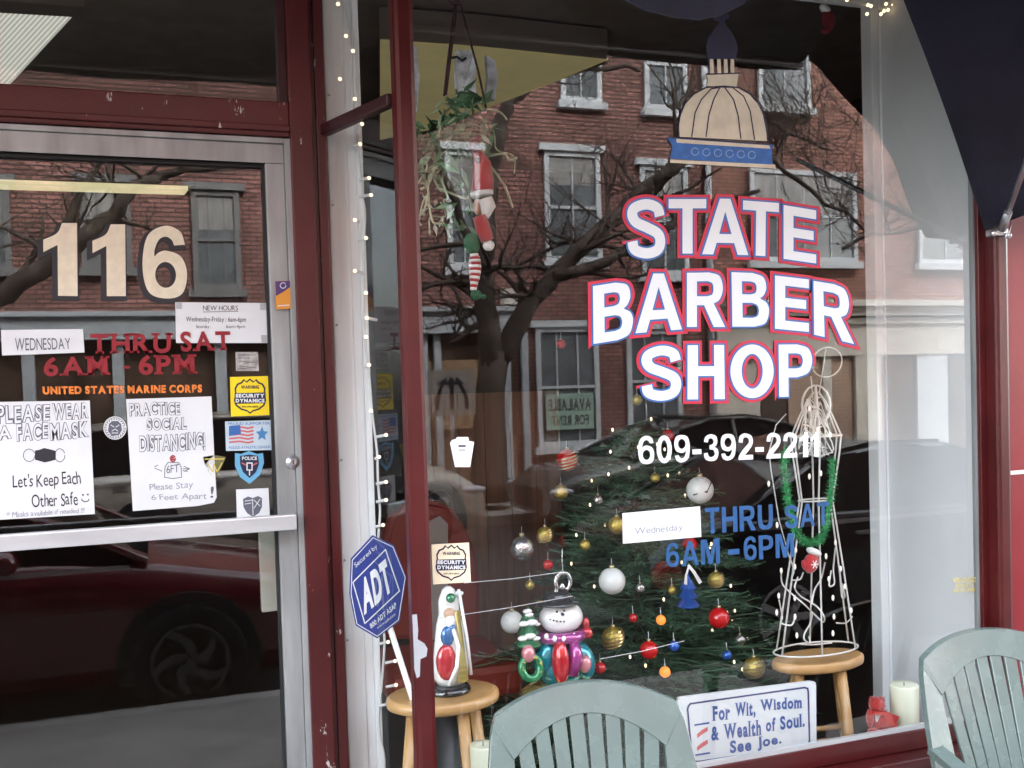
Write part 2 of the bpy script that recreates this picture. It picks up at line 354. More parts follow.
def circ(cx, cy_, rx, ry=None, n=20, a0=0, a1=360):
    ry = ry or rx; return [(cx + rx * math.cos(R(a0 + (a1 - a0) * i / n)), cy_ + ry * math.sin(R(a0 + (a1 - a0) * i / n))) for i in range(n + (a1 - a0 < 360))]
def sheet(q, Y, t=.0005):
    b = bm_(); slab(b, [P(c[0], c[1], Y) for c in q], (0, 1, 0), t); return b
PXM = lambda Y=0.0: (lambda u, v: P(u, v, Y))        # pixel map for painted outlines
# ---------------------------------------------------------------- base materials
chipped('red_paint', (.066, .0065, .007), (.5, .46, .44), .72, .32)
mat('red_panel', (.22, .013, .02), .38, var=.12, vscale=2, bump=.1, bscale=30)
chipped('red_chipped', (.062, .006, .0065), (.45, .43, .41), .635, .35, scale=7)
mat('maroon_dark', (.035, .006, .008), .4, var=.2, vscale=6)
mat('aluminium', (.30, .32, .318), .45, metal=.35, var=.22, vscale=16, bump=.15, bscale=80, stretch=(1, 1, .15))
mat('aluminium_bright', (.60, .63, .64), .35, metal=.5, var=.1, vscale=14, stretch=(.2, 1, 1))
mat('steel', (.55, .55, .56), .3, metal=.9)
mat('black_rubber', (.012, .012, .012), .6)
mat('white_wood', (.84, .87, .88), .45, var=.02, vscale=4, bump=.1, bscale=12)
mat('white_wall', (.68, .69, .70), .8, var=.03, vscale=3)
mat('white_plastic', (.78, .78, .76), .4)
mat('dark_ceiling', (.36, .31, .26), .9, var=.1)
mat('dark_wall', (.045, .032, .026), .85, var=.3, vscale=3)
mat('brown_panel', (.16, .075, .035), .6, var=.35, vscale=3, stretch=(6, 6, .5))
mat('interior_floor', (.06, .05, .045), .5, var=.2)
mat('concrete', (.24, .225, .205), .9, var=.15, vscale=3, bump=.3, bscale=120)
mat('asphalt', (.055, .055, .057), .9, var=.2, vscale=5, bump=.5, bscale=300)
mat('kerb_stone', (.36, .35, .33), .85, var=.15, vscale=6)
mat('road_paint', (.7, .7, .66), .7, var=.15, vscale=20)
mat('navy_fabric', (.014, .015, .036), .75, var=.45, vscale=4, bump=.9, bscale=7, dist=.02, sheen=.2)
mat('paper_white', (.66, .69, .70), .75, var=.03, vscale=9, bump=.35, bscale=14, dist=.004)
mat('ink_black', (.015, .015, .02), .6)
mat('ink_grey', (.10, .11, .14), .7)
mat('ink_faint', (.26, .28, .32), .8)
brick('brick_red', (.33, .155, .13), (.19, .09, .075), (.05, .035, .03))
brick('brick_brown', (.40, .185, .135), (.25, .115, .085), (.09, .065, .055))
brick('brick_tan', (.42, .25, .15), (.34, .2, .13), (.4, .35, .3))
glass('shop_glass', .076, (.97, .985, .98))
glass('side_glass', .05, (.95, .97, .96))
glass('clear_back', 0, (.985, .99, .988))
mat('far_glass', (.14, .16, .17), .12, var=.25, vscale=1.2, spec=.7)
mat('far_curtain', (.27, .27, .26), .35, var=.25, vscale=2, stretch=(4, 1, .6))
mat('far_trim', (.62, .66, .68), .6, var=.08)
mat('cream_trim', (.66, .62, .54), .7, var=.08)

# ================================================================ the setting: ground and street
Z_ROAD = -.30
b = bm_(); box(b, (-80, -1.2, -.6), (80, .8, 0)); r_ = [b.verts.new(p) for p in ((-80, -1.2, 0), (80, -1.2, 0), (80, -2.82, -.16), (-80, -2.82, -.16), (-80, -2.82, -.6), (80, -2.82, -.6))]
b.faces.new(r_[:4]); b.faces.new((r_[3], r_[2], r_[5], r_[4])); struct('sidewalk', b, 'concrete')
struct('kerb', BX((-80, -2.96, -.6), (80, -2.822, -.156), .02), 'kerb_stone')
struct('road', BX((-80, -10.6, -.7), (80, -2.96, Z_ROAD)), 'asphalt')
struct('far_kerb', BX((-80, -10.75, -.6), (80, -10.602, -.156), .02), 'kerb_stone')
struct('far_sidewalk', BX((-80, -14.2, -.6), (80, -10.75, -.16)), 'concrete')
b = bm_()
for i in range(-12, 13): box(b, (i * 6 - 1.5, -7.1, Z_ROAD), (i * 6 + 1.5, -7.0, Z_ROAD + .004))
struct('road_marking', b, 'road_paint')
struct('ground', BX((-300, -300, -1.2), (300, 300, -.72)), 'asphalt')

# ================================================================ the shop building (its own things in front of it)
XL, XR = XU(401, 0), XU(421, 0)              # corner mullion
XJ0, XJ1 = XU(297, YD), XU(334, YD)          # door post
WX0, WX1 = XR, XU(978, 0, 500)               # main window clear opening
PX1 = WX1 + .098                              # jamb, then the red pilaster panel
ZS, ZH = .555, 2.98                          # sill top and head
shop = thing('shop_building', 'brick shop building above and behind the dark red barber shop front', 'building', (0, 0, 0))
b = bm_(); box(b, (-22, 0, 3.45), (22, .3, 14)); box(b, (-22, .3, 3.9), (22, 9, 14)); box(b, (PX1 + .9, -.02, 0), (22, .3, 3.45)); box(b, (-22, .02, 0), (-1.7, .3, 3.45))  # upper walls out of view, built tall to block sun and sky light
obj('wall', b, 'brick_red', shop)
obj('roof', BX((-22.2, -.2, 14), (22.2, 9.2, 14.3)), 'concrete', shop)
b = bm_(); box(b, (-1.5, .06, 3.45), (4.5, 6, 3.55)); tag(obj('interior_ceiling', b, 'dark_ceiling', org=(0, 0, 0)), kind='structure')
b = bm_(); box(b, (-1.6, 5.4, 0), (4.5, 5.5, 3.5)); box(b, (-1.6, .45, 0), (-1.5, 5.4, 3.5)); box(b, (4.4, .06, 0), (4.5, 5.4, 3.5))
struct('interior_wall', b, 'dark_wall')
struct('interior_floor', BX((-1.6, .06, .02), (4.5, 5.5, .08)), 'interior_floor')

front = thing('storefront', 'dark red painted wooden shop front framing the big lettered window', 'shop front', (0, 0, 0))
# corner mullion: a rounded post standing at the front corner
ym = -.02
b = bm_(); box(b, (XL, ym - .028, 0), (XR, ym + .03, 3.3), .012); obj('corner_mullion', b, 'red_paint', front)
b = bm_()
def chipshape(pts):
    slab(b, [P(u, v, ym - .0285) for u, v in pts], (0, -1, 0), .0012)
chipshape([(300 + x / 3.657, 560 + y / 3.657) for x, y in [(410, 200), (427, 198), (432, 255), (430, 290), (455, 305), (466, 325), (462, 352), (440, 362), (438, 425), (427, 432), (418, 400), (416, 330)]])
obj('paint_chip', b, mat('primer', (.33, .35, .37), .7), front)
# door post between door and side pane
b = bm_(); wj = XJ1 - XJ0
box(b, (XJ0, YD - .05, 0), (XJ0 + wj * .60, YD + .07, 3.4), .004)
box(b, (XJ0 + wj * .60, YD - .02, 0), (XJ0 + wj * .72, YD + .07, 3.4))
box(b, (XJ0 + wj * .72, YD - .03, 0), (XJ1, YD + .03, 3.4), .006)
obj('door_post', b, 'red_chipped', front)
# rail above the door
z0 = P(140, 133, YD).z; z1 = P(140, 97, YD).z
b = bm_(); box(b, (-1.6, YD - .045, z0), (XJ0, YD + .07, z1), .004); box(b, (-1.6, YD - .055, z0 + .012), (XJ0, YD - .04, z0 + .03), .003); obj('door_head_rail', b, 'red_chipped', front)
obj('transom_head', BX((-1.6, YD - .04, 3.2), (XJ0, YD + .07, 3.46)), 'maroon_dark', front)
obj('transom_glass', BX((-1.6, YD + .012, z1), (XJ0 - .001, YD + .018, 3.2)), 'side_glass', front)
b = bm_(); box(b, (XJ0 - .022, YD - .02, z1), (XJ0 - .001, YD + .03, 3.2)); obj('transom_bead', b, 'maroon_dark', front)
# side pane (return) from door post to corner mullion
A_ = Vector((XJ1 - .004, YD - .02, 0)); B_ = Vector((XL + .01, ym, 0)); dAB = (B_ - A_); LAB = dAB.length; dAB.normalize(); nAB = Vector((dAB.y, -dAB.x, 0))
if nAB.x > 0: nAB = -nAB
def ret(a0, a1, o0, o1, z0, z1, bev=0):
    b = bm_(); M = Matrix(((dAB.x, nAB.x, 0, A_.x), (dAB.y, nAB.y, 0, A_.y), (0, 0, 1, 0), (0, 0, 0, 1)))
    box(b, (a0, o0, z0), (a1, o1, z1), bev, M); return b
zt = P(385, 97, ym).z
obj('side_pane', ret(0, LAB, -.003, .003, .5, 3.2), 'side_glass', front)
obj('side_transom_bar', ret(0, LAB - .02, -.012, .016, zt - .016, zt + .016, .006), 'maroon_dark', front)
obj('side_base', ret(0, LAB, -.02, .03, 0, .5), 'red_paint', front)
# main window pane, sill, head, jamb
obj('window_pane', BX((XR - .005, .01, ZS - .03), (WX1 + .004, .016, ZH + .02)), 'shop_glass', front)
b = bm_(); box(b, (XR, -.003, ZS - .012), (WX1, .0095, ZS + .002)); obj('sill_bead', b, 'aluminium_bright', front)
b = bm_()
box(b, (XR - .01, -.008, ZS - .072), (PX1, .03, ZS - .0125), .004); box(b, (XR - .01, -.075, ZS - .105), (PX1, .05, ZS - .074), .008)
box(b, (XR - .01, -.06, ZS - .19), (PX1, .05, ZS - .107), .004); box(b, (XR - .01, -.04, 0), (PX1, .05, ZS - .192))
obj('window_sill', b, 'red_paint', front)
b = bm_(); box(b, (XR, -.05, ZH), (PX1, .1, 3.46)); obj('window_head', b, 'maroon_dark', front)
b = bm_(); box(b, (WX1 - .003, .002, ZS), (WX1 + .004, .019, ZH)); obj('glazing_bead', b, 'aluminium', front)
b = bm_(); box(b, (WX1 + .004, -.012, ZS - .19), (WX1 + .028, .1, ZH), .003); box(b, (WX1 + .028, -.06, ZS - .19), (WX1 + .078, .1, 3.4), .01); box(b, (WX1 + .078, -.035, 0), (PX1, .1, 3.4), .004)
obj('window_jamb', b, 'red_paint', front)
zl = P(1015, 472, -.02).z
b = bm_(); box(b, (PX1, -.03, 0), (PX1 + .9, .1, zl - .006)); box(b, (PX1, -.03, zl + .006), (PX1 + .9, .1, 3.45)); obj('pilaster_panel', b, 'red_panel', front)
obj('panel_joint', BX((PX1, -.034, zl - .006), (PX1 + .9, .1, zl + .006)), 'white_plastic', front)

def single_face(o, nrm):
    """the outer face carries the glass reflection of the whole pane, the other faces stay clear"""
    o.data.materials.append(MATS['clear_back'])
    for f in o.data.polygons: f.material_index = 0 if f.normal.dot(Vector(nrm)) > .9 else 1
for o in list(front.children):
    if o.name in ('transom_glass', 'window_pane'): single_face(o, (0, -1, 0))
    if o.name == 'side_pane': single_face(o, nAB)
# ---------------------------------------------------------------- the door
DX1 = XU(297.5, YD); DG1 = XU(269, YD, 300); DX0 = DX1 - .98
dt = P(140, 134, YD).z; dg = P(140, 160, YD).z
door = thing('entrance_door', 'aluminium framed glass entrance door with a push bar across it', 'door', (DX0, YD, .1))
b = bm_(); box(b, (DG1, YD - .03, .1), (DX1 - .018, YD + .03, dg), .003); obj('door_stile', b, 'aluminium', door)
b = bm_(); box(b, (DX0, YD - .03, .1), (DX0 + .09, YD + .03, dg), .003); obj('door_stile', b, 'aluminium', door)
b = bm_(); box(b, (DX0, YD - .0302, dg), (DX1 - .018, YD + .03, dt - .015), .003); obj('top_rail', b, 'aluminium', door)
b = bm_(); box(b, (DX0 + .09, YD - .03, .1), (DG1, YD + .03, .28), .003); obj('bottom_rail', b, 'aluminium', door)
b = bm_(); box(b, (DX1 - .0175, YD - .038, .1), (DX1, YD + .03, dt), .002); box(b, (DX0, YD - .038, dt - .0145), (DX1 - .018, YD + .03, dt), .002); obj('door_frame', b, 'aluminium', door)
obj('glass_pane', BX((DX0 + .09, YD + .004, .28), (DG1, YD + .01, dg)), 'side_glass', door); single_face(door.children[-1], (0, -1, 0))
b = bm_(); box(b, (DG1 - .008, YD - .01, .28), (DG1 + .001, YD + .016, dg)); box(b, (DX0 + .09, YD - .01, dg - .008), (DG1 - .008, YD + .016, dg + .001)); obj('gasket', b, 'black_rubber', door)
zb = P(148, 532, YD - .07).z; xb = P(296, 521, YD - .07).x
b = bm_(); box(b, (DX0 + .02, YD - .09, zb - .021), (xb, YD - .06, zb + .021), .004); box(b, (xb - .03, YD - .062, zb - .016), (xb - .004, YD - .028, zb + .016)); obj('push_bar', b, 'aluminium_bright', door)
lc = P(293, 462, YD - .04)
b = bm_(); Mx = Matrix.Rotation(R(90), 3, 'X')
lathe(b, (0, 0, 0), [(.019, 0), (.021, .006), (.018, .012), (.010, .013), (.009, .016)], 20)
for v in b.verts: v.co = Mx @ v.co + lc + Vector((0, .012, 0))
lk = obj('lock', b, 'steel', door)
b = bm_(); box(b, lc + Vector((-.0015, -.0075, -.006)), lc + Vector((.0015, -.0038, .006))); obj('keyhole', b, 'ink_black', lk)
struct('door_step', BX((-1.6, .04, .001), (XL + .05, YD + .2, .1), .01), 'concrete')

# ---------------------------------------------------------------- interior white post, side wall of the display, header
b = bm_(); x0 = XU(334, YD + .05); x1 = XU(368.5, YD + .05)
box(b, (x0, YD + .02, .1), (x0 + (x1 - x0) * .55, YD + .12, 3.4), .003); box(b, (x0 + (x1 - x0) * .55 , YD + .026, .1), (x0 + (x1 - x0) * .82, YD + .12, 3.4), .003); box(b, (x0 + (x1 - x0) * .82, YD + .015, .1), (x1, YD + .12, 3.4), .004)
wp = thing('white_post', 'white painted wooden post behind the side pane, beside the door', 'post', (x0, YD + .05, .1))
obj('post_board', b, 'white_wood', wp)
for v in (95, 205, 325, 460, 560, 640):
    b = bm_(); c = P(322 + .034 * v + 4, v, YD + .018); ball(b, c, .004, 8, 6); obj('screw', b, 'steel', wp)
sw = thing('display_partition', 'pale grey white partition closing the end of the window display', 'partition', (WX1, .2, .1))
sx = WX1 - .002; TD = .42
b = bm_(); box(b, (sx, .02, .1), (sx + .04, TD, 3.4)); obj('partition_wall', b, 'white_wall', sw)
tx = XU(876, TD, 400)
b = bm_(); box(b, (XU(876.5, TD), TD - .005, .1), (XU(884, TD), TD + .05, 3.0), .004); box(b, (XU(884, TD) + .001, TD - .012, .1), (sx + .05, TD + .05, 3.4), .004); obj('corner_trim', b, 'white_wood', sw)
zh = P(875, 5, TD).z
hd = thing('display_header', 'white header board across the top of the window display', 'header board', (1.5, TD, zh))
b = bm_(); box(b, (XU(470, TD), TD + .002, zh), (XU(884, TD), TD + .04, zh + .25), .003); obj('header_board', b, 'white_wood', hd)
b = bm_(); box(b, (XR + .01, .03, .1), (WX1 - .01, .19, .455)); tag(obj('window_ledge', b, 'brown_panel'), 'narrow brown wooden ledge along the foot of the shop window', 'ledge')
struct('display_floor', BX((XU(372, .4), .191, .081), (WX1 - .01, 1.45, .15)), 'interior_floor')

# soffit box with a yellow glow put on its underside, ribbed ceiling light, fluorescent strips
def ceil_shape(px, z): return [PZ(u, v, z) for u, v in px]
mat('soffit_grey', (.30, .26, .22), .8)
mat('yellow_glow_board', (.55, .43, .16), .7, var=.25, vscale=2, emit=(1, .84, .42), estr=.045)  # tint and faint emission stand in for warm light on the underside
zz = 3.28
sf = thing('ceiling_soffit', 'dropped ceiling box with an underside made to glow yellow as if lit', 'ceiling box', tuple(PZ(540, 60, zz)))
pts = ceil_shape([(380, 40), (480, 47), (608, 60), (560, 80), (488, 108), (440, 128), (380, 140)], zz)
b = bm_(); slab(b, pts, (0, 0, 1), .004); obj('underside_board', b, 'yellow_glow_board', sf)
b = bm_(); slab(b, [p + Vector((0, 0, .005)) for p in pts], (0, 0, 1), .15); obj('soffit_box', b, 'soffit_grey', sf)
m = mat('ribbed_diffuser', (.6, .6, .55), .5, emit=(1, .97, .88), estr=.13)
N = m.node_tree.nodes; L = m.node_tree.links
zz = 3.3
q = ceil_shape([(-60, 4), (76, 12), (3, 92), (-140, 92)], zz)
lt = thing('ceiling_light', 'ribbed fluorescent ceiling light with a grey metal rim above the door', 'ceiling light', tuple(q[1]))
b = bm_(); n_ = 26
for i in range(n_):
    s0, s1 = i / n_, (i + .62) / n_
    a, c = q[0].lerp(q[1], s0), q[0].lerp(q[1], s1); d, e = q[3].lerp(q[2], s0), q[3].lerp(q[2], s1)
    slab(b, [a, c, e, d], (0, 0, -1), .012)
obj('diffuser', b, m, lt)
b = bm_(); slab(b, [p + Vector((0, 0, .002)) for p in q], (0, 0, 1), .02); obj('light_tray', b, mat('tray', (.3, .3, .28), .5, emit=(1, .97, .88), estr=.03), lt)
q2 = ceil_shape([(-60, -8), (84, 2), (84, 12), (76, 12.5), (-60, 4.5)], zz)
b = bm_(); slab(b, [p + Vector((0, 0, -.02)) for p in q2], (0, 0, 1), .06); obj('rim', b, 'soffit_grey', lt)
m = mat('tube_glow', (.8, .75, .55), .5, emit=(1, .86, .5), estr=.22)
def strip_light(px, z, label):
    q = ceil_shape(px, z); t = thing('strip_light', label, 'strip light', tuple(q[0]), 'fluorescent strips deep in the shop')
    b = bm_(); slab(b, q, (0, 0, -1), .03); obj('tube', b, m, t)
    c = sum(q, Vector()) / len(q)
    b = bm_(); slab(b, [c + (p - c) * 1.06 + Vector((0, 0, .002)) for p in q], (0, 0, 1), .03); obj('tray', b, 'soffit_grey', t)
strip_light([(-40, 178), (188, 186), (184, 191), (-40, 184)], 3.15, 'thin yellowish strip light seen above the house number')
strip_light([(-40, 226), (62, 228), (46, 245), (-40, 246)], 3.12, 'broad yellow strip light beside the first digit of the house number')

# ---------------------------------------------------------------- awning
aw = thing('awning', 'dark navy fabric awning over the shop front with a steel arm', 'awning', (0, 0, 2.9))
AX0, AX1, AYF, AZF, AZB = -4.0, 2.58, -1.02, 2.95, 3.42  # left end lengthened out of view to cut side light on the front
b = bm_(); n_ = 24
TP = []; BT = []
for i in range(n_ + 1):
    pass
for j in range(14):
    pass
grid = [[Vector((AX0 + (AX1 - AX0) * i / 30, -.05 + (AYF + .05) * j / 8, AZB + (AZF - AZB) * j / 8 - .035 * math.sin(math.pi * j / 8) * (1 + .4 * math.sin(i * .9)))) for i in range(31)] for j in range(9)]
vv = [[b.verts.new(p) for p in row] for row in grid]
for j in range(8):
    for i in range(30): b.faces.new((vv[j][i], vv[j][i + 1], vv[j + 1][i + 1], vv[j + 1][i]))
bmesh.ops.solidify(b, geom=b.faces[:], thickness=.004)
obj('canopy', b, 'navy_fabric', aw)
b = bm_(); A = [Vector((AX0 + (AX1 - AX0) * i / 60, AYF - .004, AZF)) for i in range(61)]
B = [a + Vector((0, -.006 * math.sin(i * 1.1), -.02 - .018 * abs(math.sin(i * math.pi / 10)))) for i, a in enumerate(A)]
strip(b, A, B, (0, -1, 0), .003); obj('valance', b, 'navy_fabric', aw)
b = bm_(); tube(b, [(AX0, AYF + .015, AZF - .005), (AX1, AYF + .015, AZF - .005)], .014, 10); obj('front_bar', b, 'steel', aw)
# end curtain: a draped surface from the wall to the front bar
Bp = P(985, 231, -.065); T0 = P(903, 0, -.09); T1 = P(868, -110, -.1)
def back(t):
    q = Bp.lerp(T0, min(1, t / .5)) if t < .5 else T0.lerp(T1, (t - .5) / .5)
    q = q.copy(); q.x += .012 * math.sin(t * 6.0); return q
Fb = Vector((3.0, -.7, 2.72))
b = bm_(); rows = []
for i in range(25):
    s = i / 24; row = []
    for j in range(17):
        t = j / 16; bk = back(t); fr = Fb.lerp(Vector((3.0, -.6, AZB - .05)), t)
        p = bk.lerp(fr, s); sag = math.sin(math.pi * s)
        p.z -= .10 * sag * (1 - t); p.x += .05 * sag * math.sin(t * 5 + s * 7) + .10 * sag * (1 - t) * t * 2; row.append(b.verts.new(p))
    rows.append(row)
for i in range(24):
    for j in range(16):
        f = b.faces.new((rows[i][j], rows[i + 1][j], rows[i + 1][j + 1], rows[i][j + 1])); f.smooth = True
bmesh.ops.solidify(b, geom=b.faces[:], thickness=.004)
obj('end_curtain', b, 'navy_fabric', aw)
b = bm_(); fl = [P(u, v, -.12) for u, v in [(596, -60), (606, -24), (622, -2), (645, 10), (672, 17), (700, 20), (722, 15), (744, 4), (762, -18), (775, -60)]]
slab(b, fl, (0, 1, 0), .006); obj('sagging_flap', b, 'navy_fabric', aw)
bk0 = P(1001, 232, -.075); tip = P(1062, 62, -.55)
b = bm_(); d = (tip - bk0); tube(b, [bk0 + d * .04, tip], .0085, 10); tube(b, [bk0 + d * .02, bk0 + d * .14], .0125, 10); obj('arm', b, mat('arm_steel', (.42, .43, .44), .35, metal=.8), aw)
b = bm_(); box(b, bk0 + Vector((-.022, -.005, -.012)), bk0 + Vector((.024, .04, .010)), .003); tube(b, [bk0 + Vector((-.03, 0, -.005)), bk0 + Vector((.03, 0, -.002))], .006, 8); ball(b, bk0 + Vector((-.03, 0, -.005)), .011, 10, 6); ball(b, bk0 + Vector((.022, -.008, -.012)), .010, 10, 6)
tube(b, [bk0 + Vector((.004, -.012, -.02)), bk0 + Vector((.02, -.012, 0)), bk0 + Vector((.028, -.012, .025))], .003, 6)
obj('arm_bracket', b, 'steel', aw)

# unseen sheet added to block the brick reflection before the soffit, and the next shop's awning beyond the curtain
b = bm_(); slab(b, [RM(u, v, 1.03) for u, v in [(340, 148), (400, 140), (440, 128), (488, 108), (545, 84), (608, 62), (612, 30), (340, 10)]], (0, -1, 0), .005); obj('reflection_screen', b, 'navy_fabric', aw)
na = thing('neighbour_awning', 'navy awning of the next shop hanging lower beside the first one', 'awning', (3.4, -1, 2.4))
b = bm_(); slab(b, [RM(u, v, 1.0) for u, v in [(812, 58), (822, 66), (848, 96), (878, 126), (898, 160), (914, 205), (930, 237), (985, 242), (1150, 225), (1150, -260), (812, -160)]], (0, -1, 0), .005); obj('valance', b, 'navy_fabric', na)
c = RM(930, 60, 1.0); b = bm_(); slab(b, [(2.62, -.99, 3.3), (6, -.99, 3.3), (6, -.02, 3.44), (2.62, -.02, 3.44)], (0, 0, 1), .006); obj('canopy', b, 'navy_fabric', na)

# ================================================================ across the street (seen mirrored in the glass)
LF = 14.2
def wbox(bm, x0, x1, z0, z1, y0, y1, bev=0): box(bm, (min(x0, x1), -LF + y0, min(z0, z1)), (max(x0, x1), -LF + y1, max(z0, z1)), bev)
def pxr(u0, v0, u1, v1, M=RM):
    c = [M(u0, (v0 + v1) / 2, LF), M(u1, (v0 + v1) / 2, LF), M((u0 + u1) / 2, v0, LF), M((u0 + u1) / 2, v1, LF)]
    return c[0].x, c[1].x, c[3].z, c[2].z
def far_window(par, r, trim='far_trim', pane='far_glass', lintel=True, fw=.09, cols=1, curtain=.5, sill=True):
    x0, x1, z0, z1 = r; b = bm_()
    wbox(b, x0, x0 + fw, z0, z1, 0, .06); wbox(b, x1 - fw, x1, z0, z1, 0, .06); wbox(b, x0 + fw, x1 - fw, z1 - fw, z1, 0, .06); wbox(b, x0 + fw, x1 - fw, z0, z0 + fw, 0, .06)
    zm = (z0 + z1) / 2; wbox(b, x0 + fw, x1 - fw, zm - .025, zm + .025, .0, .045)
    for i in range(1, cols + 1):
        xm = x0 + (x1 - x0) * i / (cols + 1); wbox(b, xm - .014, xm + .014, z0 + fw, z1 - fw, 0, .035)
    if lintel: wbox(b, x0 - .1, x1 + .1, z1 + .001, z1 + .12, 0, .11)
    f = obj('window', b, trim, par)
    if sill:
        b = bm_(); wbox(b, x0 - .08, x1 + .08, z0 - .13, z0 - .001, 0, .13); obj('sill', b, trim, f)
    b = bm_(); wbox(b, x0 + fw, x1 - fw, z0 + fw, z1 - fw, 0, .012); obj('pane', b, pane, f)
    if curtain:
        curtain = rnd.choice((.5, .5, .3, .4, .18)); pane = rnd.choice(('far_glass', 'far_glass'))
        b = bm_(); wbox(b, x0 + fw + .02, x1 - fw - .02, zm + (z1 - zm) * (1 - 2 * curtain if curtain < .5 else 0), z1 - fw, .012, .02); obj('blind', b, 'far_curtain', f)
    return f
xs = RM(707, 250, LF).x                 # joint between the two houses
b1 = thing('brick_house', 'red brick terraced house across the street with white sash windows', 'house', (xs - 6, -LF, 0))
b = bm_(); wbox(b, -14, xs, 0, 10.6, -8, 0); obj('wall', b, 'brick_red', b1)
b = bm_(); wbox(b, -14.2, xs, 10.6, 11, -8.2, .35); obj('cornice', b, 'far_trim', b1)
for r, kw in [((545, 152, 601, 262), dict(cols=1)), ((641, 166, 687, 275), dict(cols=1)), ((446, 150, 480, 268), dict(cols=1)), ((560, 20, 601, 102), dict()), ((644, 20, 686, 110), dict()),
              ((537, 328, 599, 446), dict(curtain=0, cols=2)), ((627, 330, 681, 432), dict(curtain=0, cols=2))]:
    far_window(b1, pxr(*r), **kw)
x0, x1, z0, z1 = pxr(537, 328, 599, 446)
b = bm_(); wbox(b, x0 + .15, x1 - .15, z0 + .3, z0 + .95, .05, .08)
sg = tag(obj('availability_sign', b, mat('sign_green', (.35, .5, .42), .6)), 'pale green sign standing in the ground floor window across the street', 'sign')
def far_text(text, x0, x1, z0, z1, y, par, m='ink_black', bold=.02):
    fm = lambda s, t: Vector((x1 + (x0 - x1) * s, -LF + y, z0 + (z1 - z0) * t))
    return obj('lettering', text_bm(text, fm, bold=bold), m, par)
far_text('AVAILABLE', x0 + .2, x1 - .2, z0 + .64, z0 + .86, .0815, sg); far_text('FOR RENT', x0 + .25, x1 - .25, z0 + .38, z0 + .56, .0815, sg)
# door mirror windows
for r in [(80, 182, 131, 268), (192, 190, 240, 290), (-40, 182, 10, 268)]:
    far_window(b1, pxr(*r, M=RD), trim=mat('grey_trim', (.16, .16, .16), .7), cols=2, curtain=.5)
# old shop front at the ground floor of the brick house
x0 = -13.; x1 = RM(512, 325, LF).x; z1 = RM(450, 313, LF).z; z0 = RM(450, 334, LF).z
b = bm_(); wbox(b, x0, x1, z0, z1, 0, .28); wbox(b, x0, x1 + .06, z1, z1 + .08, 0, .36); obj('fascia', b, mat('fascia_grey', (.46, .5, .53), .6, var=.1), b1)
b = bm_(); wbox(b, x0, x1, 0, z0, .001, .03); obj('shop_glazing', b, mat('brown_dark', (.09, .06, .045), .25, var=.5, vscale=1.5), b1)
for u in (424, 437, 506, 524):
    x = RM(u, 380, LF).x; b = bm_(); wbox(b, x - .06, x + .06, 0, z0, .03, .14); obj('shop_mullion', b, 'fascia_grey', b1)
for u in (222, 30, 120):
    x = RD(u, 400, LF).x; b = bm_(); wbox(b, x - .09, x + .09, 0, z0, .03, .14); obj('shop_mullion', b, 'fascia_grey', b1)
b = bm_(); wbox(b, x0, x1, 0, .75, .031, .12); obj('stall_riser', b, mat('riser_brown', (.2, .12, .08), .6), b1)
x = RM(425, 380, LF).x
b = bm_(); wbox(b, RM(430, 400, LF).x, RM(478, 400, LF).x, .9, 2.1, .031, .05); obj('tan_panel', b, mat('tan_panel', (.34, .22, .12), .7, var=.2), b1)
b = bm_(); tube(b, [(xs, -LF + .08, .1), (xs, -LF + .08, 10.4)], .07, 8); obj('downpipe', b, 'far_trim', b1)
x = RM(507, 300, LF); b = bm_(); wbox(b, x.x - .12, x.x + .2, x.z - .1, x.z + .18, 0, .2); obj('vent_box', b, 'cream_trim', b1)

b2 = thing('corner_house', 'brown brick house across the street with cream cornice above a shop', 'house', (xs + 4, -LF, 0))
b = bm_(); wbox(b, xs + .002, 24, 0, 11.4, -8, -.05); obj('wall', b, 'brick_brown', b2)
x0, x1, z0, z1 = pxr(750, 170, 856, 262); LFs = LF; 
f = far_window(b2, (x0, x1, z0, z1), cols=3, curtain=.35, lintel=False)
for xx in (15., 19.): far_window(b2, (xx, xx + 1.4, z0, z1))
for xx in (xs + 1.2, xs + 4.6, xs + 8): far_window(b2, (xx, xx + 1.2, 6.9, 8.9))
zc1 = RM(900, 302, LF).z; zc0 = RM(900, 355, LF).z
b = bm_(); wbox(b, xs + .1, 24, zc1 - .12, zc1, -.05, .5); wbox(b, xs + .1, 24, zc1 - .3, zc1 - .12, -.05, .34); wbox(b, xs + .1, 24, zc1 - .46, zc1 - .34, -.05, .22); wbox(b, xs + .1, 24, zc0, zc1 - .46, -.05, .14)
obj('cornice', b, 'cream_trim', b2)
def bay(u0, u1, m, y=.06, z1=None, name='shop_panel', zb=0):
    b = bm_(); wbox(b, RM(u0, 400, LF).x, RM(u1, 400, LF).x, zb, z1 or zc0, -.05, y); obj(name, b, m, b2)
bay(716, 760, 'cream_trim', .03, name='pale_shutter'); bay(760, 788, 'brown_dark', .02, name='shop_window'); bay(788, 822, 'brick_tan', .05, name='brick_pier'); bay(822, 830, 'cream_trim', .09, name='pilaster')
bay(830, 852, 'brick_tan', .04, name='brick_pier'); bay(853, 878, 'cream_trim', .12, name='pilaster'); bay(880, 915, 'brown_dark', .02, name='shop_window'); bay(915, 945, 'far_trim', .1, name='shop_door'); bay(945, 1010, 'brown_dark', .02, name='shop_window'); bay(1010, 1040, 'cream_trim', .12, name='pilaster')

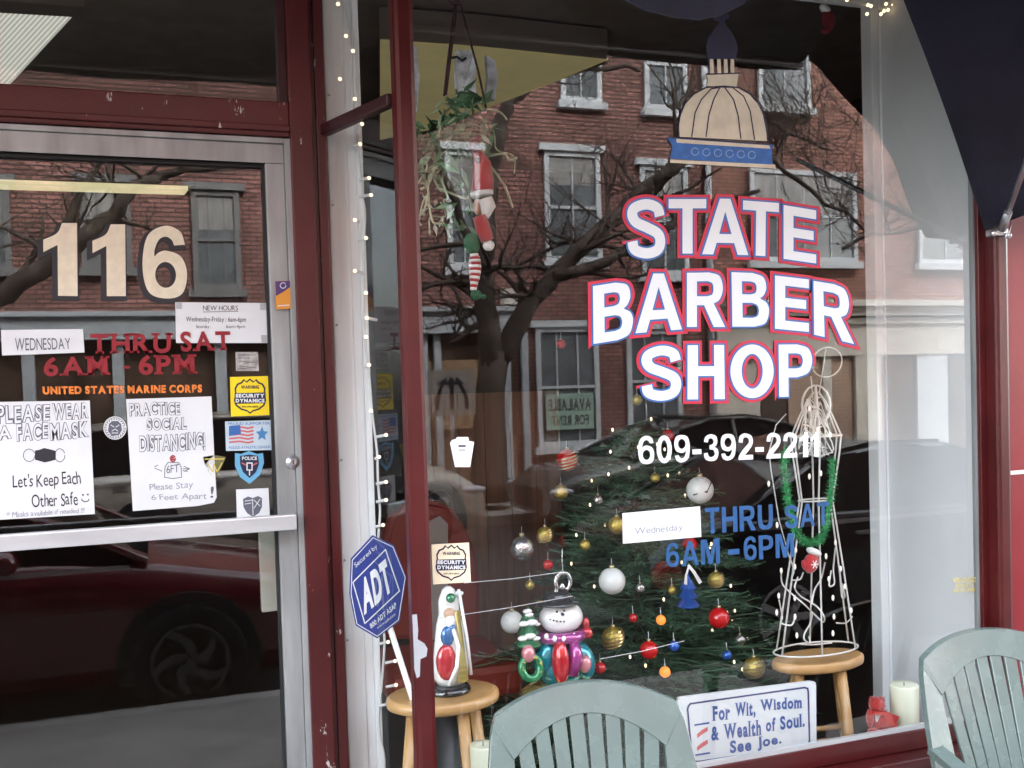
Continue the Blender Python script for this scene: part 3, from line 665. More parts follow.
# lane arrow sign on a post by the far kerb
cs = RM(452, 393, 11.2); 
ls = thing('lane_sign', 'grey traffic sign with three lane arrows on a post across the street', 'road sign', (cs.x, -11.2, 0))
wd = abs(RM(475, 393, 11.2).x - RM(428, 393, 11.2).x) / 2; zt1 = RM(452, 370, 11.2).z; zt0 = RM(452, 416, 11.2).z
b = bm_(); box(b, (cs.x - wd, -11.2, zt0), (cs.x + wd, -11.19, zt1)); obj('sign_plate', b, mat('sign_grey', (.30, .27, .24), .6), ls)
b = bm_()
for i, k in enumerate((1, 0, -1)):
    cx = cs.x + (i - 1) * wd * .62; z0 = zt0 + .15 * (zt1 - zt0); h = (zt1 - zt0) * .7
    pts = [(cx, z0), (cx, z0 + h * .35), (cx + k * .05, z0 + h * .6), (cx + k * .09, z0 + h * .75)]
    for (xa, za), (xb_, zb_) in zip(pts, pts[1:]): 
        slab(b, [(xa - .03, -11.189, za), (xa + .03, -11.189, za), (xb_ + .03, -11.189, zb_), (xb_ - .03, -11.189, zb_)], (0, 1, 0), .002)
    xe, ze = pts[-1]; slab(b, [(xe - .08, -11.189, ze), (xe + .08, -11.189, ze), (xe + k * .05, -11.189, ze + h * .25)], (0, 1, 0), .002)
obj('arrow', b, 'ink_black', ls)
b = bm_(); tube(b, [(cs.x, -11.22, 0), (cs.x, -11.22, zt1)], .03, 8); obj('sign_post', b, 'steel', ls)

# ---------------------------------------------------------------- bare street trees
mat('bark', (.08, .062, .05), .95, var=.35, vscale=6, bump=.8, bscale=30, dist=.02, stretch=(1, 1, .3))
def grow(bm, p, d, r, ln, depth, rg, seg=6, n=5):
    pts = [p.copy()]; rad = [r]; q = p.copy(); dd = d.copy()
    for i in range(n):
        dd = (dd + Vector((rg.uniform(-.28, .28), rg.uniform(-.2, .2), rg.uniform(-.2, .28)))).normalized()
        q = q + dd * ln / n; pts.append(q.copy()); rad.append(max(.006, r * (1 - .75 * (i + 1) / n)))
    tube(bm, pts, rad, seg if r > .03 else 4)
    if depth <= 0: return
    for k in range(rg.choice((3, 4, 4, 5))):
        i = rg.randint(1, n); a = pts[i]; side = Vector((rg.uniform(-1, 1), rg.uniform(-.7, .7), rg.uniform(-.5, 1))).normalized()
        grow(bm, a, (dd * .5 + side).normalized(), rad[i] * .75, ln * rg.uniform(.5, .75), depth - 1, rg, seg, 4)
def limb(bm, px, L, rg, M=RM, twig=.9, dens=2, depth=2):
    pts = [M(u, v, L) for u, v, w in px]; rad = [w for *_, w in px]
    fine = []; fr = []
    for i in range(len(pts) - 1):
        for k in range(4):
            t = k / 4; fine.append(pts[i].lerp(pts[i + 1], t) + Vector((rg.uniform(-.03, .03), rg.uniform(-.1, .1), rg.uniform(-.03, .03)))); fr.append(rad[i] * (1 - t) + rad[i + 1] * t)
    fine.append(pts[-1]); fr.append(rad[-1]); tube(bm, fine, fr, 9)
    for i in range(4, len(fine)):
        if rg.random() < dens * .32:
            side = Vector((rg.uniform(-1, 1), rg.uniform(-.8, .8), rg.uniform(-.4, 1))).normalized()
            grow(bm, fine[i], side, max(.014, fr[i] * .42), twig * rg.uniform(.8, 1.8), depth, rg)
rg = random.Random(3)
TL_ = 11.4
t1 = thing('street_tree', 'bare winter tree with a forked trunk standing by the far kerb', 'tree', (RM(489, 470, TL_).x, -TL_, 0))
b = bm_(); base = RM(489, 470, TL_); gx = base.x
tr_pts = [Vector((gx, -TL_, -.05)), Vector((gx, -TL_, .3))] + [RM(u, v, TL_) for u, v in ((489, 430), (491, 390), (496, 352))]
tube(b, tr_pts, [.36, .27, .23, .215, .21], 14); obj('trunk', b, 'bark', t1)
b = bm_()
limb(b, [(494, 365, .20), (487, 320, .165), (483, 270, .15), (486, 210, .14), (494, 150, .12), (507, 95, .1), (520, 50, .07), (535, -30, .04)], TL_, rg, dens=1, depth=2)
limb(b, [(500, 360, .19), (522, 315, .15), (556, 275, .13), (598, 232, .12), (640, 196, .12), (672, 165, .11), (700, 110, .085), (735, 60, .05), (760, 0, .03)], TL_, rg, dens=1.8, depth=2)
limb(b, [(556, 277, .10), (606, 262, .08), (655, 236, .07), (700, 205, .05), (760, 190, .035)], TL_ - .2, rg, dens=1.5, depth=2)
limb(b, [(505, 110, .07), (535, 80, .055), (580, 64, .04), (640, 70, .03)], TL_, rg, dens=1.5)
limb(b, [(660, 180, .06), (700, 150, .05), (760, 150, .04), (815, 190, .035), (870, 235, .02)], TL_ - .4, rg, dens=2.6, depth=3)
limb(b, [(690, 120, .05), (740, 115, .04), (790, 130, .03), (835, 150, .02)], TL_ + .3, rg, dens=2.2, depth=2)
limb(b, [(840, 250, .03), (870, 235, .03), (905, 230, .03), (960, 225, .03), (1040, 220, .03)], TL_ - 1, rg, dens=1.5)
limb(b, [(483, 270, .08), (462, 215, .06), (440, 160, .05), (425, 100, .03)], TL_, rg, dens=1.5)
obj('crown', b, 'bark', t1)
t2 = thing('street_tree', 'bare winter tree whose long slanting limb crosses behind the house number', 'tree', (RD(-90, 400, TL_).x, -TL_, 0))
b = bm_(); gx = RD(-90, 400, TL_).x
tube(b, [Vector((gx, -TL_, -.05)), Vector((gx, -TL_, 1)), RD(-75, 355, TL_)], [.36, .28, .22], 14); obj('trunk', b, 'bark', t2)
b = bm_()
limb(b, [(-75, 358, .2), (-20, 310, .15), (30, 275, .13), (75, 245, .12), (110, 215, .11), (135, 185, .08), (175, 172, .06), (225, 164, .04)], TL_, rg, RD, dens=1.2, depth=1)
limb(b, [(-78, 350, .16), (-70, 250, .12), (-40, 150, .1), (-30, 50, .06)], TL_, rg, RD, dens=1)
limb(b, [(60, 250, .06), (75, 200, .05), (105, 150, .035), (120, 90, .02)], TL_, rg, RD, dens=1.3, depth=1)
obj('crown', b, 'bark', t2)

# ---------------------------------------------------------------- cars
mat('tyre', (.012, .012, .013), .75, bump=.4, bscale=60)
mat('car_glass', (.01, .012, .013), .05, spec=.9)
mat('lamp_glass', (.6, .62, .65), .12, spec=.8)
mat('tail_red', (.4, .01, .01), .2)
mat('car_black_trim', (.015, .015, .016), .5)
def wheel(par, c, r, side, rim_m, spokes, swirl=0.0, rimr=.66):
    w_ = .21; y0 = 0; s = side
    b = bm_(); M = Matrix.Rotation(R(90), 4, 'X')
    prof = [(r * .64, -w_ / 2), (r * .9, -w_ / 2), (r * .98, -w_ * .42), (r, -w_ * .3), (r, w_ * .3), (r * .98, w_ * .42), (r * .9, w_ / 2), (r * .64, w_ / 2)]
    lathe(b, (0, 0, 0), prof, 28)
    for v in b.verts: v.co = Vector((v.co.x, v.co.z, v.co.y)) + c
    wh = obj('wheel', b, 'tyre', par)
    yo = c.y + s * (w_ / 2 + .004); b = bm_(); R_ = r * rimr
    A = [Vector((c.x + R_ * math.cos(R(a)), yo, c.z + R_ * math.sin(R(a)))) for a in range(0, 361, 12)]
    B = [Vector((c.x + R_ * .9 * math.cos(R(a)), yo, c.z + R_ * .9 * math.sin(R(a)))) for a in range(0, 361, 12)]
    strip(b, A, B, (0, s, 0), .012)
    for k in range(spokes):
        a0 = 2 * math.pi * k / spokes; A = []; B = []
        for i in range(7):
            t = i / 6; rr_ = R_ * (.12 + .8 * t); an = a0 + swirl * t; hw = (.034 - .008 * t) * (5 / spokes) ** .5
            px_ = Vector((c.x + rr_ * math.cos(an), yo + s * .006, c.z + rr_ * math.sin(an))); nn = Vector((-math.sin(an), 0, math.cos(an))) * hw
            A.append(px_ + nn); B.append(px_ - nn)
        strip(b, A, B, (0, s, 0), .014)
    q = bmesh.ops.create_cone(b, cap_ends=True, segments=18, radius1=R_ * .16, radius2=R_ * .13, depth=.03)
    for v in q['verts']: v.co = Vector((v.co.x, v.co.z * s, v.co.y)) + Vector((c.x, yo + s * .012, c.z))
    obj('rim', b, rim_m, wh)
def car(name, label, cat, length, width, hprof, belt, roofp, loc, face, paint, rim_m, spokes, swirl, wr=.34, wb=(.8, None), group=None, trim_m=None):
    """local: x along the car with the nose at +x, y = +half width is the side shown to the shop"""
    t = thing(name, label, cat, (0, 0, 0), group); ORG[t.name] = Vector((0, 0, 0)); hw = width / 2
    b = bm_(); n = 28; rings = []
    def ip(pr, x):
        for (xa, za), (xb_, zb_) in zip(pr, pr[1:]):
            if xa <= x <= xb_:
                k = (x - xa) / (xb_ - xa); k = k * k * (3 - 2 * k) * .5 + k * .5; return za + (zb_ - za) * k
        return pr[-1][1]
    for i in range(n + 1):
        x = -length / 2 + length * i / n; e = abs(2 * x / length); ww = hw * (1 - .16 * max(0, (e - .72) / .28) ** 2.2); top = ip(hprof, x); lo = .2 + .1 * max(0, (e - .85) / .15)
        pr = [(ww * .86, lo), (ww * .97, lo + .1), (ww, lo + (top - lo) * .42), (ww * .985, lo + (top - lo) * .62), (ww * .995, lo + (top - lo) * .70), (ww * .93, top - .03), (ww * .84, top), (0, top + .025)]
        pts = [(y, z) for y, z in pr] + [(-y, z) for y, z in reversed(pr[:-1])]
        rings.append([b.verts.new((x, y, z)) for y, z in pts])
    for A, B in zip(rings, rings[1:]):
        for k in range(len(A)):
            f = b.faces.new((A[k], A[(k + 1) % len(A)], B[(k + 1) % len(A)], B[k])); f.smooth = True
    b.faces.new(rings[0]); b.faces.new(list(reversed(rings[-1])))
    obj('body', b, paint, t)
    # greenhouse: glass volume and a roof skin with pillars
    xs_ = [x for x, z in roofp]; b = bm_(); rings = []
    for x, z in roofp:
        bz = belt - .02; k = (z - bz) / (max(q[1] for q in roofp) - bz); yt = hw * (.90 - .16 * k)
        rings.append([b.verts.new(p) for p in ((x, hw * .90, bz), (x, yt, z - .02), (x, yt * .8, z), (x, -yt * .8, z), (x, -yt, z - .02), (x, -hw * .90, bz))])
    for A, B in zip(rings, rings[1:]):
        for k in range(6): b.faces.new((A[k], A[(k + 1) % 6], B[(k + 1) % 6], B[k]))
    b.faces.new(rings[0]); b.faces.new(list(reversed(rings[-1])))
    obj('windows', b, 'car_glass', t).name = 'glasshouse'
    b = bm_(); mx = max(z for x, z in roofp); bz = belt - .02
    def side_pt(x, z):
        k = (z - bz) / (mx - bz); return hw * (.90 - .16 * k) + .004
    for s in (1, -1):
        for (xa, za), (xb_, zb_) in zip(roofp, roofp[1:]):
            tube(b, [(xa, s * side_pt(xa, za - .02), za - .015), (xb_, s * side_pt(xb_, zb_ - .02), zb_ - .015)], .028, 6)
        xm = (roofp[1][0] + roofp[-2][0]) / 2
        tube(b, [(xm, s * side_pt(xm, bz), bz), (xm, s * side_pt(xm, mx - .03), mx - .03)], .03, 6)
    tp = [q for q in roofp if q[1] > mx - .12]
    A = [Vector((x, hw * .72, z + .003)) for x, z in tp]; B = [Vector((x, -hw * .72, z + .003)) for x, z in tp]; strip(b, A, B, (0, 0, 1), .03)
    obj('roof', b, paint, t)
    b = bm_()
    for s in (1, -1): strip(b, [Vector((roofp[0][0] + .1 + (roofp[-1][0] - roofp[0][0] - .2) * i / 8, s * (hw * .985), belt - .045)) for i in range(9)], [Vector((roofp[0][0] + .1 + (roofp[-1][0] - roofp[0][0] - .2) * i / 8, s * (hw * .97), belt - .02)) for i in range(9)], (0, s, 0), .012)
    obj('belt_trim', b, trim_m or 'steel', t)
    x_f = length / 2 - wb[0]; x_r = -length / 2 + (wb[1] or wb[0])
    for x in (x_f, x_r):
        for s in (1, -1):
            b = bm_(); A = [Vector((x + (wr + .07) * math.cos(R(a)), s * hw * .6, wr + (wr + .07) * math.sin(R(a)))) for a in range(-25, 206, 11)]
            slab(b, A, (0, s, 0), hw * .4 + .006); obj('wheel_arch', b, 'car_black_trim', t)
            wheel(t, Vector((x, s * (hw - .085), wr)), wr, s, rim_m, spokes, swirl)
    fx = length / 2
    for s in (1, -1):
        b = bm_(); ball(b, (fx - .22, s * (hw * .84), ip(hprof, fx - .2) - .13), (.24, .1, .055), 14, 8); obj('headlight', b, 'lamp_glass', t)
        b = bm_(); ball(b, (-fx + .10, s * (hw * .84), ip(hprof, -fx + .1) - .16), (.12, .1, .10), 12, 8); obj('taillight', b, 'tail_red', t)
        b = bm_(); ball(b, (roofp[-2][0] - .05, s * (hw + .08), belt + .06), (.07, .1, .07), 12, 8); obj('mirror', b, paint, t)
        for k in (0, 1):
            b = bm_(); xh = roofp[1][0] + .25 + k * 1.05; box(b, (xh, s * hw * .985 - .012, belt - .13), (xh + .16, s * hw * .985 + .022, belt - .105), .006); obj('handle', b, trim_m or 'steel', t)
    b = bm_(); box(b, (fx - .07, -hw * .55, .34), (fx + .012, hw * .55, .62), .02); obj('grille', b, 'car_black_trim', t)
    t.location = loc; t.rotation_euler = (0, 0, face); return t
mat('paint_maroon', (.13, .009, .016), .22, coat=.8, spec=.6)
mat('paint_black', (.008, .008, .009), .18, coat=.8)
mat('paint_beige', (.50, .47, .40), .3, coat=.5)
mat('paint_grey', (.10, .095, .085), .25, coat=.6)
mat('rim_dark', (.10, .10, .102), .3, metal=.7)
mat('rim_silver', (.7, .7, .72), .25, metal=.9)
sedan_h = [(-2.35, .80), (-1.9, 1.0), (-1.1, 1.02), (.7, 1.0), (1.2, .95), (2.0, .82), (2.35, .62)]
sedan_r = [(-1.75, 1.0), (-1.1, 1.34), (-.5, 1.44), (.1, 1.43), (.55, 1.30), (1.25, .98)]
suv_h = [(-2.35, .98), (-2.2, 1.08), (-1.1, 1.08), (.8, 1.06), (1.25, 1.02), (2.05, .92), (2.35, .68)]
suv_r = [(-2.25, 1.07), (-2.05, 1.58), (-1.2, 1.68), (.1, 1.68), (.6, 1.55), (1.25, 1.05)]
wxm = RD(190, 640, 3.07).x
car('maroon_car', 'dark maroon car with five curved spoke wheels parked at the near kerb', 'car', 4.7, 1.8, sedan_h, .98, sedan_r, (wxm - 1.47, -3.07 - .9, Z_ROAD), 0, 'paint_maroon', 'rim_dark', 5, .9, .35, (.88, .95), 'parked cars')
car('black_car', 'low black car with chrome belt line parked ahead of the maroon car', 'car', 4.7, 1.84, sedan_h, .98, sedan_r, (wxm - 1.47 + 6.7, -3.15 - .92, Z_ROAD), 0, 'paint_black', 'rim_silver', 7, .0, .35, (.88, .9), 'parked cars')
car('beige_suv', 'pale beige car with bright silver wheels parked at the far kerb', 'car', 4.7, 1.88, suv_h, 1.06, suv_r, (RD(148, 550, 8.7).x + 1.45, -9.6, Z_ROAD), 0, 'paint_beige', 'rim_silver', 9, .0, .36, (.88, .9), 'parked cars')
car('grey_car', 'dull bronze grey car parked across the street before the corner house', 'car', 4.7, 1.86, sedan_h, .98, sedan_r, (RD(148, 550, 8.7).x + 7.0, -9.6, Z_ROAD), math.pi, 'paint_grey', 'rim_silver', 9, .0, .35, (.88, .9), 'parked cars')
# ================================================================ lettering painted on the main window
mat('letter_white', (.68, .735, .75), .5); mat('letter_blue', (.03, .12, .36), .5); mat('letter_red', (.52, .02, .05), .5)
mat('blue_paint', (.012, .075, .21), .5, var=.15, vscale=30); mat('cream_gold', (.68, .62, .47), .5, var=.06, vscale=40); mat('navy_paint', (.008, .012, .045), .5)
mat('orange_paint', (.72, .20, .03), .5, var=.3, vscale=60); mat('red_letter', (.24, .008, .016), .5, var=.15, vscale=30)
mat('dome_cream', (.62, .58, .45), .6, var=.12, vscale=14)
YG = .0085    # painted just on the outer face of the glass (glass outer face at .010)
def z2(q, o=(540, 170), k=3.012): return [(o[0] + x / k, o[1] + y / k) for x, y in q]
BIG = [('S', [(261, 88), (375, 88), (376, 266), (262, 268)]), ('T', [(386, 88), (499, 88), (499, 252), (386, 252)]), ('A', [(487, 86), (624, 88), (626, 257), (487, 254)]),
       ('T', [(610, 92), (718, 100), (716, 262), (608, 256)]), ('E', [(732, 106), (830, 122), (830, 282), (732, 268)]),
       ('B', [(158, 350), (276, 332), (280, 505), (160, 524)]), ('A', [(286, 312), (424, 312), (426, 480), (286, 492)]), ('R', [(441, 310), (556, 308), (556, 473), (441, 473)]),
       ('B', [(575, 308), (684, 312), (690, 472), (578, 472)]), ('E', [(706, 318), (808, 330), (808, 488), (706, 478)]), ('R', [(822, 334), (932, 352), (944, 524), (824, 496)]),
       ('S', [(304, 532), (424, 526), (424, 692), (304, 698)]), ('H', [(443, 528), (553, 527), (555, 690), (443, 691)]), ('O', [(571, 526), (702, 525), (702, 686), (573, 688)]), ('P', [(717, 526), (818, 525), (818, 682), (719, 683)])]
W = {'w': [], 'b': [], 'r': []}
for ch, q in BIG:
    fm = quadmap(z2(q), YG)
    W['w'].append(text_bm(ch, fm, lift=.003, bf=True)); W['b'].append(text_bm(ch, fm, out=.022, lift=.002, bf=True)); W['r'].append(text_bm(ch, fm, out=.056, lift=.001, bf=True))
nm = thing('window_lettering', 'big arched white shop name with blue and red outlines painted on the window', 'lettering', tuple(P(715, 300, YG)))
obj('white_lettering', merge(W['w']), 'letter_white', nm); obj('blue_outline', merge(W['b']), 'letter_blue', nm); obj('red_outline', merge(W['r']), 'letter_red', nm)
def z3(q): return [(540 + x / 3.012, 400 + y / 3.012) for x, y in q]
tag(obj('phone_lettering', text_bm('609-392-2211', quadmap(z3([(294, 108), (840, 95), (840, 170), (296, 194)]), YG), gap=.06, lift=.001, bf=True), 'letter_white'), 'white phone number painted on the window under the shop name', 'lettering')
h1 = merge([text_bm('THRU', quadmap(z3([(496, 325), (700, 314), (702, 388), (498, 404)]), YG), gap=.07, lift=.001, bf=True), text_bm('SAT', quadmap(z3([(736, 318), (870, 306), (870, 374), (738, 388)]), YG), gap=.07, lift=.001, bf=True),
            text_bm('6AM', quadmap(z3([(378, 432), (540, 416), (542, 492), (380, 504)]), YG), gap=.07, lift=.001, bf=True), text_bm('-', quadmap(z3([(566, 450), (600, 448), (600, 464), (566, 466)]), YG), lift=.001),
            text_bm('6PM', quadmap(z3([(612, 412), (764, 400), (766, 472), (614, 484)]), YG), gap=.07, lift=.001, bf=True)])
tag(obj('hours_lettering', h1, 'blue_paint'), 'blue opening hours painted on the window beside the blank white card', 'lettering')
b = merge([text_bm(t, quadmap([(u0, v0), (u1, v0 - 1), (u1, v1 - 1), (u0, v1)], YG), bold=.01, gap=.09, lift=.001) for t, u0, v0, u1, v1 in (('VERONICZ', 952, 578, 976, 583), ('SIGN CO', 955, 584, 973, 588), ('609 586 8898', 953, 589, 975, 592.5))])
tag(obj('maker_lettering', b, mat('dull_yellow', (.6, .5, .1), .6)), 'tiny yellow sign maker credit at the edge of the window glass', 'lettering')

# painted capitol dome
dm = thing('dome_painting', 'cream capitol dome with navy spire and blue band painted above the shop name', 'painting', tuple(P(722, 160, YG)))
def z1_(q): return [(540 + x / 3.012, y / 3.012) for x, y in q]
def pix(pts, lift, y=YG):
    b = bm_(); b.faces.new([b.verts.new(P(u, v, y - lift)) for u, v in pts]); return b
dome = [(418, 412)] + [(418 + 4 * 0, 400), (422, 350), (434, 318), (455, 292), (480, 272), (512, 263), (552, 261), (596, 266), (630, 284), (655, 312), (672, 348), (680, 390), (684, 425)]
obj('dome', pix(z1_(dome), .001), 'dome_cream', dm)
b = merge([pix(z1_([(502, 226), (598, 222), (596, 236), (592, 262), (502, 262), (506, 240)]), .001)]); obj('dome_neck', b, 'dome_cream', dm)
b = merge([pix(z1_([(x, 175), (x + 10, 175), (x + 12, 222), (x, 222)]), .001) for x in (512, 534, 554, 574)]); obj('lantern_column', b, 'dome_cream', dm)
b = bm_(); pens(b, lambda u, v: P(u, v, YG), z1_([(508, 176), (508, 222)]), .9, lift=.0015)
sp = [(504, 168), (500, 140), (506, 116), (520, 95), (534, 76), (540, 66), (522, 58), (524, 48), (568, 44), (570, 54), (556, 62), (560, 76), (578, 98), (590, 120), (596, 148), (590, 178), (505, 178)]
b2_ = pix(z1_(sp), .0012); obj('spire', merge([b2_, b]), 'navy_paint', dm)
b = bm_(); F_ = lambda u, v: P(u, v, YG)
for pts in ([(535, 265), (515, 268), (485, 300), (466, 340), (456, 412)], [(540, 265), (522, 300), (508, 345), (499, 412)], [(556, 265), (582, 300), (596, 350), (604, 418)], [(580, 265), (612, 290), (632, 335), (645, 420)],
            [(418, 414), (416, 380), (422, 345), (436, 312), (462, 284), (500, 264), (552, 260), (600, 264), (640, 288), (664, 320), (680, 370), (686, 428)], [(502, 224), (600, 221)], [(502, 262), (598, 264)], [(385, 414), (702, 436)]):
    pens(b, F_, z1_(pts), 1.2, lift=.002)
obj('rib_line', b, 'navy_paint', dm)
obj('blue_band', pix(z1_([(384, 412), (704, 436), (704, 444), (698, 446), (700, 496), (392, 478), (394, 462), (398, 440), (386, 420)]), .0008), mat('band_blue', (.02, .13, .42), .5, var=.2, vscale=40), dm)
b = merge([pix(z1_([(410, 418), (690, 438), (694, 448), (412, 430)]), .0014), pix(z1_([(392, 480), (708, 496), (710, 508), (392, 490)]), .0014)]); obj('cream_band', b, 'dome_cream', dm)
b = bm_()
for x in (466, 500, 535, 570, 604, 637): pens(b, F_, z1_(circ(x, 457 + (x - 466) * .06, 11, n=12)), .8, lift=.002)
obj('ring_ornament', b, mat('pale_blue_paint', (.25, .42, .62), .5), dm)

# ================================================================ on the door
YP = YD - .0005 + .0035      # just outside the door glass (outer face at YD+.004)
def q2(q): return [(x / 3.012, 190 + y / 3.012) for x, y in q]
n1, n2, n3 = [], [], []
for ch, q in (('1', [(130, 100), (232, 100), (234, 320), (132, 318)]), ('1', [(278, 104), (377, 104), (379, 320), (280, 320)]), ('6', [(428, 108), (560, 108), (565, 328), (430, 326)])):
    fm = quadmap(q2(q), YP)
    n1.append(text_bm(ch, fm, lift=.0024, bf=True)); sh = quadmap([(u - 2.2, v + 2.2) for u, v in q2(q)], YP); n2.append(text_bm(ch, sh, out=.026, lift=.0012, bf=True))
hn = thing('house_number', 'large cream house number 116 with black shading on the door glass', 'house number', tuple(P(112, 260, YP)))
obj('cream_number', merge(n1), 'cream_gold', hn); obj('black_shade', merge(n2), 'ink_black', hn)
b = merge([text_bm('THRU', quadmap([(90, 334), (171, 333), (171, 353), (91, 354)], YP), bold=.03, gap=.12, serif=.09, lift=.0012), text_bm('SAT', quadmap([(180, 331.5), (230, 331), (231, 350), (181, 352)], YP), bold=.03, gap=.12, serif=.09, lift=.0012),
           text_bm('6AM', quadmap([(44, 357), (107, 355.5), (108, 375), (44, 376.5)], YP), bold=.03, gap=.12, serif=.09, lift=.0012), text_bm('-', quadmap([(123, 366), (130, 366), (130, 368.5), (123, 368.5)], YP), lift=.0012), text_bm('6PM', quadmap([(138, 355), (194, 354), (195, 374), (139, 375)], YP), bold=.03, gap=.12, serif=.09, lift=.0012)])
tag(obj('hours_lettering', b, 'red_letter'), 'dark red slab serif opening hours on the door glass', 'lettering')
tag(obj('service_lettering', text_bm('UNITED STATES MARINE CORPS', quadmap([(42.5, 386.5), (202, 384.5), (202, 392.5), (43, 394.5)], YP), bold=.05, gap=.1, lift=.0012), 'orange_paint'), 'orange marine corps lettering in one line across the door glass', 'lettering')

def paper(name, label, cat, q, Y, m='paper_white', group=None, t=.0006, face=None):
    o = obj(name, sheet(q, Y, t), m); return tag(o, label, cat, group)
YI = YD + .0105   # papers taped inside the door glass... kept just outside for stickers
YS = YP - .0003
def onp(par, text, q, Y, m='ink_black', bold=.02, gap=.07, serif=0, out=0, lift=.0006, name='lettering'):
    return obj(name, text_bm(text, quadmap(q, Y), bold=bold, gap=gap, serif=serif, out=out, lift=lift), m, par)
def hollow(par, items, Y, name='hollow_lettering'):
    a, c = [], []
    for text, q in items:
        fm = quadmap(q, Y); a.append(text_bm(text, fm, bold=.05, out=.03, gap=.06, lift=.0006, jit=.03)); c.append(text_bm(text, fm, bold=.015, out=0, gap=.13, lift=.0010, jit=.03))
    o = obj(name, merge(a), 'ink_grey', par); obj('letter_fill', merge(c), 'paper_white', o)
def pen(par, F, lines, wd, m='ink_black', name='pen_drawing', lift=.0006):
    b = bm_()
    for l_ in lines: pens(b, F, l_, wd, lift=lift)
    return obj(name, b, m, par)
def pxf(Y): return lambda u, v: P(u, v, Y)
def s1(pts): return [(x / 5.483, 390 + y / 5.483) for x, y in pts]
def s2(pts): return [(110 + x / 5.483, 390 + y / 5.483) for x, y in pts]
o = paper('paper_note', 'small white note reading WEDNESDAY taped to the door glass', 'note', [(1, 330), (83, 329), (84.5, 352.5), (2, 355.5)], YS)
onp(o, 'WEDNESDAY', [(15, 338), (70, 338), (71, 349), (15, 351)], YS, 'ink_grey', bold=0, gap=.09)
o = paper('hours_notice', 'white handwritten new hours notice overlapping the red lettering on the door', 'notice', [(175.3, 302.2), (266.3, 303), (267.6, 343), (176, 343)], YS)
onp(o, 'NEW HOURS', [(203, 305.5), (238, 305.5), (238, 310.5), (203, 310.5)], YS, 'ink_black', 0)
onp(o, 'Wednesday-Friday : 6am-6pm', [(186, 316.5), (246, 317), (246, 323.5), (186, 323)], YS, 'ink_black', 0)
onp(o, 'Saturday :', [(196, 325), (211, 325), (211, 329), (196, 329)], YS, 'ink_black', 0); onp(o, '6am-4pm', [(226, 325), (245, 325), (245, 329), (226, 329)], YS, 'ink_black', 0)
pen(o, pxf(YS), [[(203, 312), (238, 311.4)]], .5)
onp(o, 'SAT', [(180, 331.5), (230, 331), (231, 350), (181, 352)], YS, 'red_letter', bold=.03, gap=.12, serif=.09, lift=.0020, name='red_lettering')

b = bm_()
for q in ([(176, 302.5), (182, 302.6), (182, 309), (176, 309)], [(260, 303.2), (266, 303.2), (266.5, 310), (260, 310)], [(261, 335), (267, 335), (267.5, 342.5), (261.5, 342.5)]): slab(b, [P(u, v, YS - .0004) for u, v in q], (0, -1, 0), .0003)
obj('tape', b, mat('tape_grey', (.38, .40, .41), .35), o)
o = paper('mask_poster', 'hand lettered white poster with a face mask drawing on the door', 'poster', s1([(-60, 66), (492, 58), (520, 680), (-40, 714)]), YS)
hollow(o, [('PLEASE', s1([(-18, 88), (272, 78), (272, 165), (-14, 188)])), ('WEAR', s1([(288, 74), (484, 74), (484, 155), (290, 162)])), ('A', s1([(-14, 200), (58, 190), (62, 262), (-10, 275)])), ('FACE', s1([(92, 185), (262, 180), (262, 268), (94, 280)])), ('MASK', s1([(275, 180), (480, 175), (484, 258), (278, 275)]))], YS)
Fp = lambda x, y: P(*s1([(x, y)])[0], YS)
b = bm_(); b.faces.new([b.verts.new(Fp(*p) + Vector((0, -.0006, 0))) for p in [(192, 332), (215, 328), (242, 318), (270, 324), (306, 334), (305, 382), (270, 392), (245, 397), (220, 390), (192, 382)]]); obj('mask_drawing', b, 'ink_black', o)
pen(o, Fp, [circ(160, 358, 32, 34, 18), circ(328, 358, 28, 36, 18)], 4, 'ink_grey')
def script(par, text, q, m='ink_black', wig=0.0, Y=None, bold=.0, shear=.0):
    o_ = obj('handwriting', text_bm(text, quadmap(q, Y or YS), bold=bold, gap=.05, lift=.0006, jit=.05), m, par); return o_
script(o, "Let's Keep Each", s1([(72, 470), (440, 440), (446, 535), (70, 562)])); script(o, 'Other Safe', s1([(172, 575), (425, 560), (428, 630), (176, 645)]))
pen(o, Fp, [circ(468, 598, 20, 14, 10, 0, 180), circ(455, 575, 3, 3, 6), circ(482, 573, 3, 3, 6)], 5, 'ink_black')
script(o, '* Masks available if needed !!!', s1([(38, 668), (462, 645), (462, 672), (38, 700)]), 'ink_faint')

o = paper('distance_poster', 'hand lettered white poster asking people to stay six feet apart on the door', 'poster', s2([(88, 50), (556, 35), (578, 478), (585, 588), (570, 618), (480, 636), (125, 664)]), YS)
hollow(o, [('PRACTICE', s2([(104, 72), (382, 66), (384, 134), (108, 142)])), ('SOCIAL', s2([(200, 158), (420, 148), (420, 214), (204, 222)])), ('DISTANCING!', s2([(160, 252), (522, 232), (522, 326), (164, 338)]))], YS)
Fd = lambda x, y: P(*s2([(x, y)])[0], YS)
pen(o, Fd, [circ(345, 376, 14, 16, 12), circ(345, 376, 6, 7, 8)], 7, mat('pen_red', (.5, .05, .06), .6), name='red_dot')
pen(o, Fd, [[(318, 398), (302, 420), (298, 478), (345, 486), (392, 478), (390, 420), (376, 398), (318, 398)], [(245, 420), (262, 412)], [(245, 428), (285, 445)], [(405, 418), (436, 432), (408, 446)], [(400, 432), (436, 432)], [(400, 442), (425, 446)]], 4, 'ink_grey')
onp(o, '6FT', s2([(310, 415), (378, 405), (378, 450), (310, 458)]), YS, 'ink_grey', 0)
